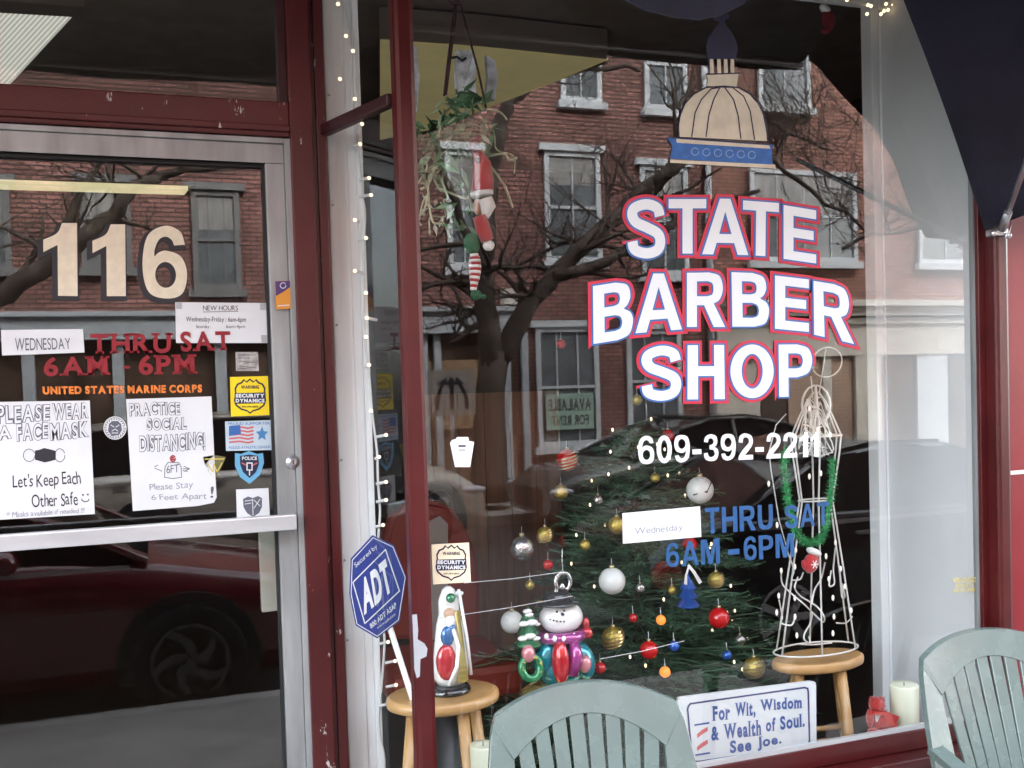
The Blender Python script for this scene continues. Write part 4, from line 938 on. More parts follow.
script(o, 'Please Stay', s2([(215, 515), (455, 500), (455, 548), (218, 560)]), 'ink_faint'); script(o, '6 Feet Apart', s2([(225, 575), (530, 560), (530, 606), (228, 612)]), 'ink_faint'); script(o, '!', s2([(548, 525), (566, 525), (566, 588), (550, 588)]), 'ink_grey', bold=.01)

def disc_paper(name, label, cat, c, r, Y, m='paper_white'):
    b = bm_(); slab(b, [P(u, v, Y) for u, v in circ(c[0], c[1], r, n=28)], (0, 1, 0), .0005); return tag(obj(name, b, m), label, cat)
o = disc_paper('round_sticker', 'round white sticker with a grey animal head between the two posters', 'sticker', (115, 428), 11.6, YS)
pen(o, pxf(YS), [circ(115, 428, 10.3, n=24)], .5); 
b = bm_(); b.faces.new([b.verts.new(P(u, v, YS - .0006)) for u, v in [(109, 424), (112, 421), (118, 421), (121, 424), (122, 430), (119, 435), (112, 436), (108, 431)]]); obj('head_emblem', b, 'ink_grey', o)
pen(o, pxf(YS), [[(111, 425), (114, 427)], [(119, 425), (116, 427)], [(112, 431), (115, 429), (118, 431)], [(112, 433), (118, 433)]], .8, 'paper_white', lift=.0011)
b = bm_()
for i in range(22):
    a = R(i * 360 / 22); pens(b, pxf(YS), [(115 + 8.4 * math.cos(a), 428 + 8.4 * math.sin(a)), (115 + 9.4 * math.cos(a + .09), 428 + 9.4 * math.sin(a + .09))], .7, lift=.0006)
obj('ring_lettering', b, 'ink_black', o)

o = paper('grey_tag', 'small silvery tag above the yellow sticker on the door', 'tag', [(235.5, 352), (258, 352), (259, 371), (236, 371)], YS, mat('silver_tag', (.35, .34, .32), .4, var=.4, vscale=60))
pen(o, pxf(YS), [[(238, 355), (256, 355)], [(238, 358), (250, 358)], [(239, 361), (256, 363)], [(240, 366), (256, 368)], [(238, 369), (250, 368)]], .7, 'ink_grey')

def badge(par, c, w_, h_, Y, m='navy_paint', txt='paper_white', lift=.0006, top='WARNING', l1='SECURITY', l2='DYNAMICS', pl=None, base='paper_white'):
    """shield with a pointed foot, peaked head, two lines of lettering"""
    F = pl or pxf(Y); cx, cy_ = c; X = lambda a: cx + a * w_ / 2; Z = lambda a: cy_ + a * h_ / 2
    def face(pts, l_):
        b = bm_(); b.faces.new([b.verts.new(F(X(x), Z(y)) + Vector((0, -l_, 0))) for x, y in pts]); return b
    sh = [(-.72, -.70), (-.5, -.78), (-.35, -.95), (-.2, -.82), (0, -.98), (.2, -.82), (.35, -.95), (.5, -.78), (.72, -.70), (.86, -.45), (.82, -.1), (.9, .2), (.8, .5), (.5, .72), (.15, .82), (0, .95), (-.15, .82), (-.5, .72), (-.8, .5), (-.9, .2), (-.82, -.1), (-.86, -.45)]
    s = obj('shield', face(sh, lift), m, par)
    ins = [(x * .9, y * .9) for x, y in sh]; obj('shield_field', face(ins, lift * 1.5), base, s)
    obj('shield_band', face([(-.86, -.18), (.86, -.22), (.86, .36), (-.86, .40)], lift * 2), m, s)
    def tx(t, x0, x1, y0, y1, mm, bo=.03):
        f_ = lambda a, b_: F(X(x0 + (x1 - x0) * a), Z(y1 + (y0 - y1) * b_)) ; return obj('lettering', text_bm(t, f_, bold=bo, lift=lift * 2.8), mm, s)
    tx(l1, -.8, .8, -.15, .06, txt, .06); tx(l2, -.8, .8, .12, .33, txt, .06); tx(top, -.5, .5, -.6, -.42, m, .03); tx('609-394-6800', -.45, .45, .5, .6, m, .02)
o = paper('security_sticker', 'yellow security sticker with a dark shield on the door glass', 'sticker', [(230, 377), (268, 376), (269.5, 415), (231, 416.5)], YS, mat('sticker_yellow', (.80, .62, .01), .5))
badge(o, (250, 396.5), 36, 37, YS, base='sticker_yellow')
o = paper('flag_sticker', 'pale blue sticker with an american flag and blue emblem on the door', 'sticker', [(225, 421.5), (272, 420), (273, 450), (226, 451)], YS, mat('sticker_paleblue', (.45, .56, .62), .5))
b = bm_()
def facepx(pts, lift, Y=YS):
    b = bm_(); b.faces.new([b.verts.new(P(u, v, Y - lift)) for u, v in pts]); return b
for i in range(5):
    y = 426 + i * 3.6; poly(b, pxf(YS), [(229, y + 1), (240, y), (248, y + 1.4), (253, y), (254, y + 1.8), (248, y + 3.2), (240, y + 1.8), (229, y + 2.8)], .0006)
f_ = obj('flag_stripe', b, mat('flag_red', (.5, .12, .12), .6), o)
obj('flag_canton', facepx([(229, 426), (240, 425), (241, 434), (229, 436)], .0010), 'letter_blue', o)
st = []
for i in range(10): a = R(-90 + i * 36); rr_ = 7.5 if i % 2 == 0 else 3.6; st.append((262 + rr_ * math.cos(a) * .85, 434 + rr_ * math.sin(a)))
obj('star_emblem', facepx(st, .0006), mat('emblem_blue', (.05, .2, .42), .5), o)
onp(o, 'PROUD SUPPORTER', [(228, 422.5), (270, 422), (270, 424.5), (228, 425)], YS, 'letter_blue', 0); onp(o, 'POLICE ATHLETIC LEAGUE', [(229, 446.5), (270, 445.5), (270, 448), (229, 449)], YS, 'letter_blue', 0)
o = tag(obj('triangle_badge', facepx([(203, 457), (214, 455), (226, 457), (222, 466), (217, 476), (214, 478), (210, 475), (205, 465)], 0), mat('badge_olive', (.14, .13, .05), .5)), 'small olive and gold triangular emblem sticker overlapping the distance poster', 'sticker')
pen(o, pxf(YS), [[(205, 459), (224, 459)], [(207, 463), (213, 472), (214, 464), (217, 472), (222, 463)]], 1.1, mat('gold_ink', (.6, .5, .1), .4))
o = tag(obj('police_badge', merge([facepx([(235, 453), (241, 454), (249, 451), (257, 454), (263, 453), (264, 463), (260, 475), (249.5, 484), (240, 477), (235, 466)], 0)]), 'emblem_light' if 0 else mat('emblem_light', (.12, .36, .55), .5)), 'light blue police shield sticker with a dark centre on the door', 'sticker')
obj('shield_centre', facepx([(240, 456), (249, 454.5), (258, 456), (259, 464), (256, 472), (249.5, 478), (243, 472), (240, 464)], .0006), 'navy_paint', o)
onp(o, 'POLICE', [(242, 456.5), (257, 456.5), (257, 460), (242, 460)], YS, 'paper_white', .03, lift=.0012); pen(o, pxf(YS), [[(247, 463), (252, 463), (252, 470), (247, 470), (247, 463)], [(249.5, 470), (249.5, 475)]], 1.2, 'paper_white', lift=.0012); pen(o, pxf(YS), [[(242, 463), (246, 465)], [(253, 465), (257, 463)]], 1.4, mat('flag_red', (.5, .1, .1), .6), lift=.0012)
o = paper('shield_card', 'white square card with a grey shield just above the push bar', 'card', [(236, 489.5), (268.5, 488), (270, 520), (237, 522)], YS)
obj('shield_print', facepx([(243, 499), (248, 496.5), (253, 498), (258, 496), (262, 498), (262, 507), (259, 513), (253, 517), (247, 513), (243.5, 507)], .0006), 'ink_grey', o)
pen(o, pxf(YS), [[(245, 501), (252, 500)], [(245, 504), (251, 503)], [(254, 500), (260, 506)], [(260, 499), (254, 508)], [(252.5, 499), (253, 515)]], .7, 'paper_white', lift=.0012)
# sticker on the stile
o = paper('stile_sticker', 'purple and orange sticker stuck on the aluminium door stile', 'sticker', [(275, 281), (290, 280.5), (291, 308.5), (276, 309.5)], YD - .0395, mat('sticker_orange', (.62, .26, .03), .5), t=.0006)
o2 = [(275.2, 281.2), (289.8, 280.8), (290, 287), (283, 292), (276, 296)]
b = bm_(); b.faces.new([b.verts.new(P(u, v, YD - .0401)) for u, v in o2]); obj('purple_corner', b, mat('purple_ink', (.06, .03, .14), .5), o)
b = bm_(); pens(b, pxf(YD - .0401), circ(283, 285.5, 2.8, n=12), .8, lift=.0006); pens(b, pxf(YD - .0401), [(278, 306), (289, 305)], 1, lift=.0006); obj('white_print', b, 'paper_white', o)

# ================================================================ cards and stickers on the main window
YW = .0088
o = paper('blank_card', 'white card with faint handwriting covering the first word of the blue hours', 'card', z3([(248, 341), (482, 320), (486, 412), (250, 433)]), YW - .0045)
onp(o, 'Wednesday', z3([(285, 385), (430, 372), (430, 398), (286, 412)]), YW - .0045, 'ink_faint', 0)
o = paper('cream_sticker', 'cream security sticker with a dark shield on the window beside the corner post', 'sticker', [(431.5, 544.5), (469, 542.5), (471, 582), (433, 584.5)], YW - .0005, mat('sticker_cream', (.80, .70, .50), .5))
badge(o, (451.2, 563), 35, 38, YW - .0005, base='sticker_cream')
b = bm_(); slab(b, [P(u, v, YW) for u, v in [(450, 443), (452, 440), (456, 439), (457, 437), (468, 437), (469, 441), (474, 442), (470, 467), (455, 467)]], (0, -1, 0), .001)
o = tag(obj('white_decal', b, mat('decal_white', (.95, .92, .97), .4)), 'small bright white lantern shaped decal on the window near the tree trunk', 'decal')
b = bm_(); pens(b, pxf(YW - .001), [(459, 446), (465, 446)], 2.4, lift=.0006); pens(b, pxf(YW - .001), [(459, 450), (465, 450)], 1, lift=.0006); obj('dark_print', b, 'ink_grey', o)
# ================================================================ inside the window display
ZL = .455
def sct(v0, v1, u, Y): return abs(P(u, v0, Y).z - P(u, v1, Y).z)
def mpp(u, v, Y): return (P(u + 1, v, Y) - P(u, v, Y)).length * .97
mat('pine_wood', (.52, .30, .12), .35, var=.18, vscale=6, stretch=(1, 1, .25), coat=.3)
mat('string_white', (.72, .72, .68), .5)
mat('bulb_glow', (.9, .85, .7), .3, emit=(1, .72, .42), estr=.7)
mat('bulb_dim', (.85, .83, .78), .25, emit=(1, .85, .7), estr=.12)
# shop sign on the ledge
SY = .07
sq = [(670 + x / 6.4, 670 + y / 6.4) for x, y in [(52, 190), (930, 75), (936, 500), (150, 612)]]
sg = thing('slogan_sign', 'white rectangular sign with blue slogan and striped pole standing on the window ledge', 'sign', tuple(P(752, 755, SY)))
def q4(pts, k=6.4): return [(670 + x / k, 670 + y / k) for x, y in pts]
out = q4([(58, 182), (75, 176), (905, 73), (930, 78), (935, 100), (938, 480), (930, 500), (910, 506), (170, 614), (140, 608), (130, 580), (52, 210)])
b = bm_(); slab(b, [P(u, v, SY) for u, v in out], (0, 1, 0), .012); obj('board', b, 'paper_white', sg)
FS = lambda x, y: P(670 + x / 6.4, 670 + y / 6.4, SY)
b = bm_(); pens(b, FS, [(118, 230), (130, 215), (860, 112), (880, 118), (884, 140), (892, 450), (884, 475), (860, 484), (180, 585), (150, 582), (140, 560), (112, 250), (118, 230)], 11, lift=.0008); obj('border_line', b, mat('sign_navy', (.05, .05, .16), .5), sg)
sb_ = []
for t, q in [('For', [(272, 232), (384, 232 - 8), (384, 316), (275, 326)]), ('Wit,', [(418, 212), (544, 196), (546, 308), (420, 308)]), ('Wisdom', [(578, 190), (842, 168), (842, 244), (582, 262)]),
             ('&', [(262, 362), (312, 358), (314, 448), (264, 454)]), ('Wealth', [(345, 348), (580, 318), (582, 418), (348, 444)]), ('of', [(612, 310), (674, 302), (674, 388), (614, 396)]), ('Soul.', [(702, 296), (860, 278), (862, 362), (706, 384)]),
             ('See', [(382, 452), (520, 438), (520, 515), (384, 534)]), ('Joe.', [(556, 428), (712, 410), (714, 486), (560, 520)])]:
    sb_.append(text_bm(t, quadmap(q4(q), SY), bold=.04, gap=.09, serif=.03, lift=.0008))
obj('slogan_lettering', merge(sb_), mat('sign_blue', (.05, .10, .30), .5), sg)
b = bm_(); pens(b, FS, [(158, 352), (248, 338)], 11, lift=.0008); pens(b, FS, [(165, 544), (252, 530)], 11, lift=.0008); obj('pole_end', b, 'sign_blue', sg)
b = bm_()
for dy in (0, 82): poly(b, FS, [(172, 410 + dy), (200, 385 + dy), (240, 362 + dy), (242, 388 + dy), (205, 412 + dy), (174, 436 + dy)], .0008)
obj('pole_stripe', b, mat('stripe_red', (.6, .14, .14), .5), sg)

# ---- stools
def stool(label, c, r, h, rot, zr=(.35, .45), sy=1):
    t = thing('wooden_stool', label, 'stool', (c.x, c.y, c.z - h), 'round wooden stools in the window'); o = Vector((c.x, c.y, c.z))
    b = bm_(); lathe(b, o, [(r * .9, -.034), (r * .985, -.028), (r, -.017), (r * .985, -.005), (r * .93, 0)], 36, sy=sy); obj('seat', b, 'pine_wood', t)
    legs = []
    for k in range(4):
        a = R(rot + 90 * k); top = o + Vector((math.cos(a) * r * .62, math.sin(a) * r * .62 * sy, -.03)); bot = o + Vector((math.cos(a) * r * 1.12, math.sin(a) * r * 1.12 * sy, -h + .001)); legs.append((top, bot))
        b = bm_(); tube(b, [top, bot], [.017, .015], 12); obj('leg', b, 'pine_wood', t)
    for k in range(4):
        z = zr[k % 2]; A_, B_ = legs[k], legs[(k + 1) % 4]; pa = A_[0].lerp(A_[1], z); pb = B_[0].lerp(B_[1], z)
        b = bm_(); tube(b, [pa, pb], .0095, 8); obj('rung', b, 'pine_wood', t)
    return t
sc_r = P(818, 656, .24); stool('pale wooden stool with a white wire angel standing on it', sc_r, 44 * mpp(818, 656, .24), sc_r.z - .15, 28, (.42, .52), .55)
sc_l = P(443, 692, .22); stool('pale wooden stool behind the corner post carrying a glass santa figure', sc_l, 57 * mpp(443, 692, .22), sc_l.z - .15, 20, (.38, .48), .75)

# ---- wire angel
an = thing('wire_angel', 'white wire frame angel wrapped in white mini lights on the stool', 'wire figure', tuple(sc_r))
K = mpp(815, 560, .24); ctr = lambda v: P(816 + (v - 650) * -.004, v, .24)
def ringpts(v, r, n=24, sq=.5, du=0):
    c = P(816 + du, v, .24); return [c + Vector((math.cos(2 * math.pi * i / n) * r * K, math.sin(2 * math.pi * i / n) * r * K * sq, 0)) for i in range(n)]
b = bm_(); W_ = .0031
RG = [(649, 41), (590, 34), (500, 19), (470, 24), (440, 28), (425, 23), (400, 11), (390, 4)]
for v, r in ((649, 41), (500, 17), (436, 25), (420, 10)): tube(b, ringpts(v, r), W_, 6, closed=True)
prof_ = [(649, 41), (560, 27), (500, 17), (455, 24), (436, 26), (418, 18), (402, 10), (392, 3)]
for k in range(6):
    a = 2 * math.pi * (k + .3) / 6
    pts = []
    for v, r in prof_:
        c = P(816, v, .24); pts.append(c + Vector((math.cos(a) * r * K, math.sin(a) * r * K * .5, 0)))
    tube(b, pts, W_, 6)
c = P(816, 405, .24)
for k in range(3):
    a = k * 1.05; pts = [c + Vector((math.cos(a) * math.cos(t) * 14 * K, math.sin(a) * math.cos(t) * 12 * K, math.sin(t) * 17 * K)) for t in [2 * math.pi * i / 18 for i in range(18)]]; tube(b, pts, W_, 6, closed=True)
hc = P(827, 362, .24); pts = [hc + Vector((math.cos(t) * 13.5 * K, math.sin(t) * 10 * K, math.sin(t + .6) * 13 * K)) for t in [2 * math.pi * i / 24 for i in range(24)]]; tube(b, pts, .0024, 6, closed=True)
tube(b, [P(826, 349, .24), P(822, 375, .24), P(819, 395, .24)], .002, 6); tube(b, [P(811, 376, .24), P(813, 400, .24)], .0018, 6); tube(b, [P(786, 414, .22), P(776, 425, .2), P(769, 452, .19), P(771, 470, .19), P(779, 520, .2), P(790, 560, .22)], .0018, 6)
obj('wire_frame', b, 'string_white', an)
b = bm_()
def spl(px, y=.19, jit=.03):
    pts = [P(u, v, y + jit * math.sin(i * 1.7)) for i, (u, v) in enumerate(px)]; res = []
    for i in range(len(pts) - 1):
        p0 = pts[max(0, i - 1)]; p1 = pts[i]; p2 = pts[i + 1]; p3 = pts[min(len(pts) - 1, i + 2)]
        for k in range(5):
            t = k / 5; res.append(.5 * ((2 * p1) + (-p0 + p2) * t + (2 * p0 - 5 * p1 + 4 * p2 - p3) * t * t + (-p0 + 3 * p1 - 3 * p2 + p3) * t ** 3))
    return res + [pts[-1]]
def zA(p): return [(750 + x / 4.8, 500 + y / 4.8) for x, y in p]
for px in ([(150, 330), (155, 400), (200, 450), (260, 500), (300, 540), (350, 585), (355, 560), (330, 520), (290, 490), (240, 460), (215, 420), (230, 370)], [(300, 540), (290, 590), (262, 640), (262, 670), (290, 690), (282, 655)],
           [(360, 300), (340, 380), (310, 430), (295, 500)], [(140, 480), (155, 560), (150, 590), (200, 600), (215, 560)], [(410, 230), (400, 330), (405, 400), (380, 410), (390, 340)], [(430, 320), (440, 460), (455, 462), (440, 400)],
           [(415, 590), (460, 590), (490, 560)], [(225, 690), (300, 694), (395, 685)], [(170, 230), (210, 330), (200, 380), (240, 380), (255, 350)]):
    tube(b, spl(zA(px)), .0027, 5)
rgA = random.Random(5)
def zB(p): return [(750 + x / 4.8, 340 + y / 4.8) for x, y in p]
for k in range(9):
    px = [(rgA.uniform(230, 410), rgA.uniform(270, 560)) for _ in range(6)]; px = [(300 + (x - 300) * (.35 + (y - 270) / 420), y) for x, y in px]; tube(b, spl(zB(px), .22), .0022, 5)
obj('light_cord', b, 'string_white', an)
for i, (u, v) in enumerate(zA([(150, 340), (138, 460), (128, 540), (216, 560), (225, 650), (215, 470), (215, 320), (220, 240), (398, 640), (403, 560), (398, 470), (378, 380), (365, 270), (410, 205), (435, 330), (455, 415), (485, 530), (130, 120)]) + zB([(285, 655), (340, 640), (220, 550), (385, 455), (285, 330), (90, 690), (325, 430)])):
    b = bm_(); ball(b, P(u, v, .18), (.0045, .0045, .010), 8, 6); obj('bulb', b, 'bulb_dim', an)
# green garland loop with mitten
mat('garland_green', (.015, .27, .075), .45, var=.5, vscale=60, sheen=.3)
gl_ = thing('green_garland', 'green tinsel garland hanging in a V on the wire angel', 'garland', tuple(P(810, 545, .16)))
b = bm_(); path = spl([(784, 452), (786, 485), (791, 515), (798, 535), (812, 543), (824, 532), (830, 500), (833, 460)], .15, .004)
rgG = random.Random(9)
for i in range(len(path) - 1):
    for k in range(70):
        p = path[i].lerp(path[i + 1], rgG.random()); d = Vector((rgG.gauss(0, 1), rgG.gauss(0, 1), rgG.gauss(0, 1))).normalized() * rgG.uniform(.013, .028); s = d.cross(Vector((rgG.random(), rgG.random(), rgG.random()))).normalized() * .0022
        b.faces.new([b.verts.new(p - s), b.verts.new(p + s), b.verts.new(p + d)])
tube(b, path, .007, 6)
obj('tinsel', b, 'garland_green', gl_)
mt = thing('mitten_ornament', 'small red mitten ornament with white cuff and snowflake under the green garland', 'ornament', tuple(P(812, 562, .13)))
mc = P(811, 563, .13); MM = Matrix.Rotation(R(25), 4, 'Y')
b = bm_(); ball(b, mc, (.027, .016, .033), 16, 10, MM); ball(b, mc + Vector((-.024, 0, -.004)), (.010, .009, .017), 10, 8, Matrix.Rotation(R(-20), 4, 'Y')); obj('mitten', b, mat('felt_red', (.40, .015, .02), .8, sheen=.5), mt)
b = bm_(); ball(b, mc + Vector((.011, -.001, .034)), (.028, .018, .012), 14, 8, MM); obj('cuff', b, mat('felt_white', (.8, .8, .78), .9), mt)
b = bm_()
for k in range(3): a = R(60 * k); d = Vector((math.cos(a), 0, math.sin(a))) * .013; tube(b, [mc + Vector((.002, -.0165, -.002)) - d, mc + Vector((.002, -.0165, -.002)) + d], .0018, 5)
obj('snowflake', b, 'felt_white', mt)

# ---- christmas tree
mat('needle_green', (.06, .125, .07), .5, var=.5, vscale=12)
mat('tree_trunk', (.06, .04, .025), .9)
TY = .85; TC = P(640, 700, TY); tx0 = TC.x; zt_ = P(640, 428, TY).z
ct = thing('christmas_tree', 'dark green artificial christmas tree covered in baubles behind the window', 'christmas tree', (tx0, TY, .15))
b = bm_(); tube(b, [(tx0, TY, .151), (tx0, TY, zt_)], [.03, .008], 8); obj('trunk', b, 'tree_trunk', ct)
b = bm_(); rgT = random.Random(11)
def twig(b, p, d, ln):
    s = Vector((0, 0, 1)).cross(d)
    if s.length < .1: s = Vector((1, 0, 0))
    s.normalize(); u_ = d.cross(s)
    n = int(ln / .0048)
    tube(b, [p, p + d * ln], .0022, 3, cap=False)
    for i in range(n):
        q = p + d * ln * (i / n + .02); a = rgT.uniform(0, 6.283); nd = (s * math.cos(a) + u_ * math.sin(a) + d * .75).normalized() * rgT.uniform(.020, .036); w_ = d.cross(nd).normalized() * .0012
        b.faces.new([b.verts.new(q - w_), b.verts.new(q + w_), b.verts.new(q + nd)])
ZB = .22
def trad(z): return max(.04, .54 * (1 - (z - ZB) / (zt_ + .10 - ZB)) ** .72) if z > ZB else .54
nb = 0
for i in range(360):
    z = ZB + (zt_ - ZB) * (i / 360) ** 1.15; a = i * 2.39996; r = trad(z) * rgT.choice((.55, .75, .9, 1.0, 1.12, 1.2)) * rgT.uniform(.93, 1.05)
    d = Vector((math.cos(a), math.sin(a), rgT.uniform(-.05, .28))).normalized(); base = Vector((tx0, TY, z)); 
    for k in range(3, 9):
        t = k / 8; p = base + d * r * t - Vector((0, 0, .10 * r * t * t))
        for s_ in (-1, 1):
            dd = (d + Vector((-d.y, d.x, 0)) * s_ * rgT.uniform(.4, .9) + Vector((0, 0, rgT.uniform(-.2, .25)))).normalized(); twig(b, p, dd, r * .26 * rgT.uniform(.7, 1.2))
    tube(b, [base, base + d * r], .003, 4); twig(b, base + d * r * .85 - Vector((0, 0, .07 * r)), d, r * .26)
obj('needle_branches', b, 'needle_green', ct)
# ornaments
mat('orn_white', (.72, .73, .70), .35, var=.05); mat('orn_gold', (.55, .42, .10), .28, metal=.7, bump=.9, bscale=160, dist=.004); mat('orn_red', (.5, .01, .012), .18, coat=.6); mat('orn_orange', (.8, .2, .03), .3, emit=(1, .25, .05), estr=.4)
mat('orn_silver', (.6, .6, .6), .2, metal=.9, bump=.8, bscale=90, dist=.004); mat('orn_blue', (.03, .12, .5), .2, metal=.3, coat=.5); mat('orn_cap', (.6, .5, .3), .3, metal=.9)
G = 'baubles on the christmas tree'
def bauble(u, v, rp, m, label, Y=.42, bands=False):
    c = P(u, v, Y); r = rp * mpp(u, v, Y); t = thing('bauble', label, 'bauble', tuple(c), G)
    b = bm_(); ball(b, c, r, 24, 14); obj('globe', b, m, t)
    b = bm_(); tube(b, [c + Vector((0, 0, r * .95)), c + Vector((0, 0, r * 1.2))], r * .2, 10); obj('cap', b, 'orn_cap', t)
    b = bm_(); tube(b, [c + Vector((0, 0, r * 1.2)), c + Vector((.004, .01, r * 1.2 + .02))], .0012, 5); obj('hook', b, 'steel', t)
    if bands:
        b = bm_()
        for k in range(5):
            zz_ = r * (-.6 + .3 * k); rr_ = math.sqrt(r * r - zz_ * zz_) * 1.006; tube(b, [c + Vector((rr_ * math.cos(a), rr_ * math.sin(a), zz_ + .25 * rr_ * math.cos(a))) for a in [i * math.pi / 9 for i in range(18)]], r * .07, 4, closed=True)
        obj('band', b, 'orn_cap', t)
    return t
bauble(612, 581, 12.5, 'orn_white', 'plain matt white bauble in the middle of the tree', .36)
bw = bauble(700, 490, 12.3, 'orn_white', 'white bauble with crossing dark twigs under the phone number', .5)
c = P(700, 490, .5); b = bm_(); r = 12.5 * mpp(700, 490, .5); tube(b, [c + Vector((-r * .9, -r * .55, -r * .25)), c + Vector((0, -r * 1.02, 0)), c + Vector((r * .6, -r * .7, r * .7))], .0022, 5); tube(b, [c + Vector((-r * .1, -r * 1.02, -.004)), c + Vector((r * .95, -r * .5, -.003))], .0018, 5); obj('twig_line', b, 'ink_black', bw)
bauble(522, 548, 12, 'orn_silver', 'greyish frosted bauble at the upper edge of the tree above the snowman', .62); bauble(512, 622, 11, 'orn_white', 'pale bauble half hidden behind the snowman figurine', .66)
bauble(613, 638, 10.5, 'orn_gold', 'glittery gold bauble directly below the plain white one', .36, True); bauble(754, 668, 9.5, 'orn_gold', 'banded gold bauble near the stool at the tree foot', .42, True)
bauble(617, 525, 8, 'orn_gold', 'yellow bauble just beside the blank white card', .5); bauble(716, 580, 7.5, 'orn_gold', 'small gold bauble under the blue hours lettering', .42, True); bauble(545, 535, 8, 'orn_gold', 'gold mirror bauble beside the greyish frosted one', .6, True); bauble(561, 492, 7, 'orn_gold', 'small bright gold bauble high on the tree below a red one', .68)
bauble(719, 618, 9.5, 'orn_red', 'shiny red bauble on the outer branches above the slogan sign', .34); bauble(649, 650, 8.5, 'orn_red', 'glowing red bauble next to the blue one low on the tree', .33); bauble(567, 460, 10.5, 'orn_red', 'striped dark red bauble highest on the tree', .8, True); bauble(561, 344, 4.5, 'orn_red', 'small red bauble hanging alone well above the tree', .8)
bauble(661, 620, 4.5, 'orn_orange', 'tiny orange bauble in the middle of the lower branches', .36); bauble(633, 618, 4, 'orn_red', 'tiny dark red bauble beside the gold one', .36); bauble(674, 646, 5, 'orn_blue', 'small blue bauble between two red ones', .34); bauble(690, 357, 4.5, 'orn_red', 'small red bauble hanging behind the letters of the last word', .8); bauble(637, 400, 5, 'orn_gold', 'small gold bauble hanging just beside the bottom word', .8)
bauble(668, 436, 6, 'orn_red', 'small red bauble behind the first digits of the phone number', .8); bauble(690, 545, 7, 'orn_red', 'dark red bauble partly behind the blank white card', .6)
for (u, v, r, m, l_, Y) in ((585, 545, 5, 'orn_gold', 'small gold bauble between the frosted bauble and the white card', .45), (575, 610, 5, 'orn_red', 'small red bauble just above the snowman figurine shoulder', .4), (640, 588, 4.5, 'orn_silver', 'tiny silver bauble close beside the plain white one', .36), (740, 640, 5, 'orn_silver', 'tiny silver bauble low on the outer branch by the stool', .42),
    (600, 668, 5.5, 'orn_red', 'small red bauble peeping above the chair back', .33), (672, 590, 4, 'orn_gold', 'tiny gold bauble beside the blue tree ornament', .36), (530, 585, 4.5, 'orn_gold', 'tiny gold bauble over the hat of the snowman', .55), (548, 565, 5, 'orn_red', 'small red bauble high on the edge of the tree over the silver hook', .6), (598, 500, 5, 'orn_silver', 'small silver bauble near the thin top of the tree', .62), (655, 478, 4.5, 'orn_gold', 'tiny gold bauble under the middle of the phone number', .66), (665, 672, 5, 'orn_orange', 'small orange bauble just above the slogan sign', .33), (727, 655, 4.5, 'orn_blue', 'tiny blue bauble between the sign and the stool', .4)):
    bauble(u, v, r, m, l_, Y)
# blue tree ornament with white ribbon
bt = thing('blue_tree_ornament', 'small blue tree shaped ornament with a white ribbon', 'ornament', tuple(P(688, 605, .33)), None)
b = bm_(); c = P(688, 590, .33); k_ = mpp(688, 590, .33)
lathe(b, c + Vector((0, 0, -17 * k_)), [(4 * k_, 0), (11 * k_, 3 * k_), (6 * k_, 10 * k_), (9.5 * k_, 11 * k_), (5 * k_, 18 * k_), (8 * k_, 19 * k_), (2.5 * k_, 28 * k_), (1 * k_, 33 * k_)], 12); obj('tree_shape', b, 'orn_blue', bt)
b = bm_(); strip(b, [P(687, 566, .31), P(692, 572, .305), P(699, 584, .31)], [P(689, 564, .31), P(695, 571, .305), P(702, 582, .31)], (0, -1, 0), .001); strip(b, [P(688, 566, .31), P(685, 575, .305), P(684, 584, .31)], [P(690, 566, .31), P(687, 575, .305), P(687, 585, .31)], (0, -1, 0), .001); obj('ribbon', b, 'felt_white', bt)
# tree lights
tl = thing('tree_lights', 'warm mini lights strung through the christmas tree', 'string lights', (tx0, TY, .6)); rl = random.Random(21); pts = []
for i in range(64):
    z = ZB + .05 + (zt_ - ZB) * .98 * i / 64; a = -1.57 + 1.5 * math.sin(i * 1.9) ; r = trad(z) * 1.0
    pts.append(Vector((tx0 + r * math.cos(a), TY + r * math.sin(a), z + rl.uniform(-.03, .03))))
b = bm_(); tube(b, pts, .0012, 4); obj('cord', b, 'needle_green', tl)
for p in pts[::1]:
    b = bm_(); ball(b, p + Vector((0, -.008, 0)), (.0042, .0042, .007), 8, 6); obj('bulb', b, 'bulb_glow', tl)

# ---- glass snowman figurine
mat('glass_white', (.88, .88, .87), .2, coat=1); mat('glass_teal', (.02, .28, .36), .12, coat=1, metal=.35); mat('glass_purple', (.36, .06, .26), .15, coat=1, metal=.3); mat('glass_red', (.55, .03, .04), .12, coat=1, metal=.3); mat('glass_green', (.03, .24, .10), .15, coat=1, metal=.3); mat('glass_gold', (.55, .44, .14), .15, coat=1, metal=.6); mat('glass_black', (.02, .02, .022), .15, coat=.8); mat('glass_pink', (.62, .25, .28), .2, coat=1, metal=.2); mat('glass_blue', (.04, .16, .42), .12, coat=1, metal=.3)
FY = .26
def zS(x, y, Y=FY): return P(500 + x / 5.486, 560 + y / 5.486, Y)
kS = mpp(560, 640, FY) / 5.486
sn = thing('snowman_figurine', 'shiny glass snowman figurine in a teal coat holding a small snowy fir', 'figurine', tuple(zS(320, 690)))
b = bm_(); ball(b, zS(335, 560), (140 * kS, 100 * kS, 145 * kS), 24, 16); ball(b, zS(245, 540, FY - .012), (58 * kS, 60 * kS, 100 * kS), 16, 12, Matrix.Rotation(R(18), 4, 'Y')); ball(b, zS(450, 555, FY - .012), (70 * kS, 64 * kS, 105 * kS), 16, 12, Matrix.Rotation(R(-14), 4, 'Y')); obj('coat', b, 'glass_teal', sn)
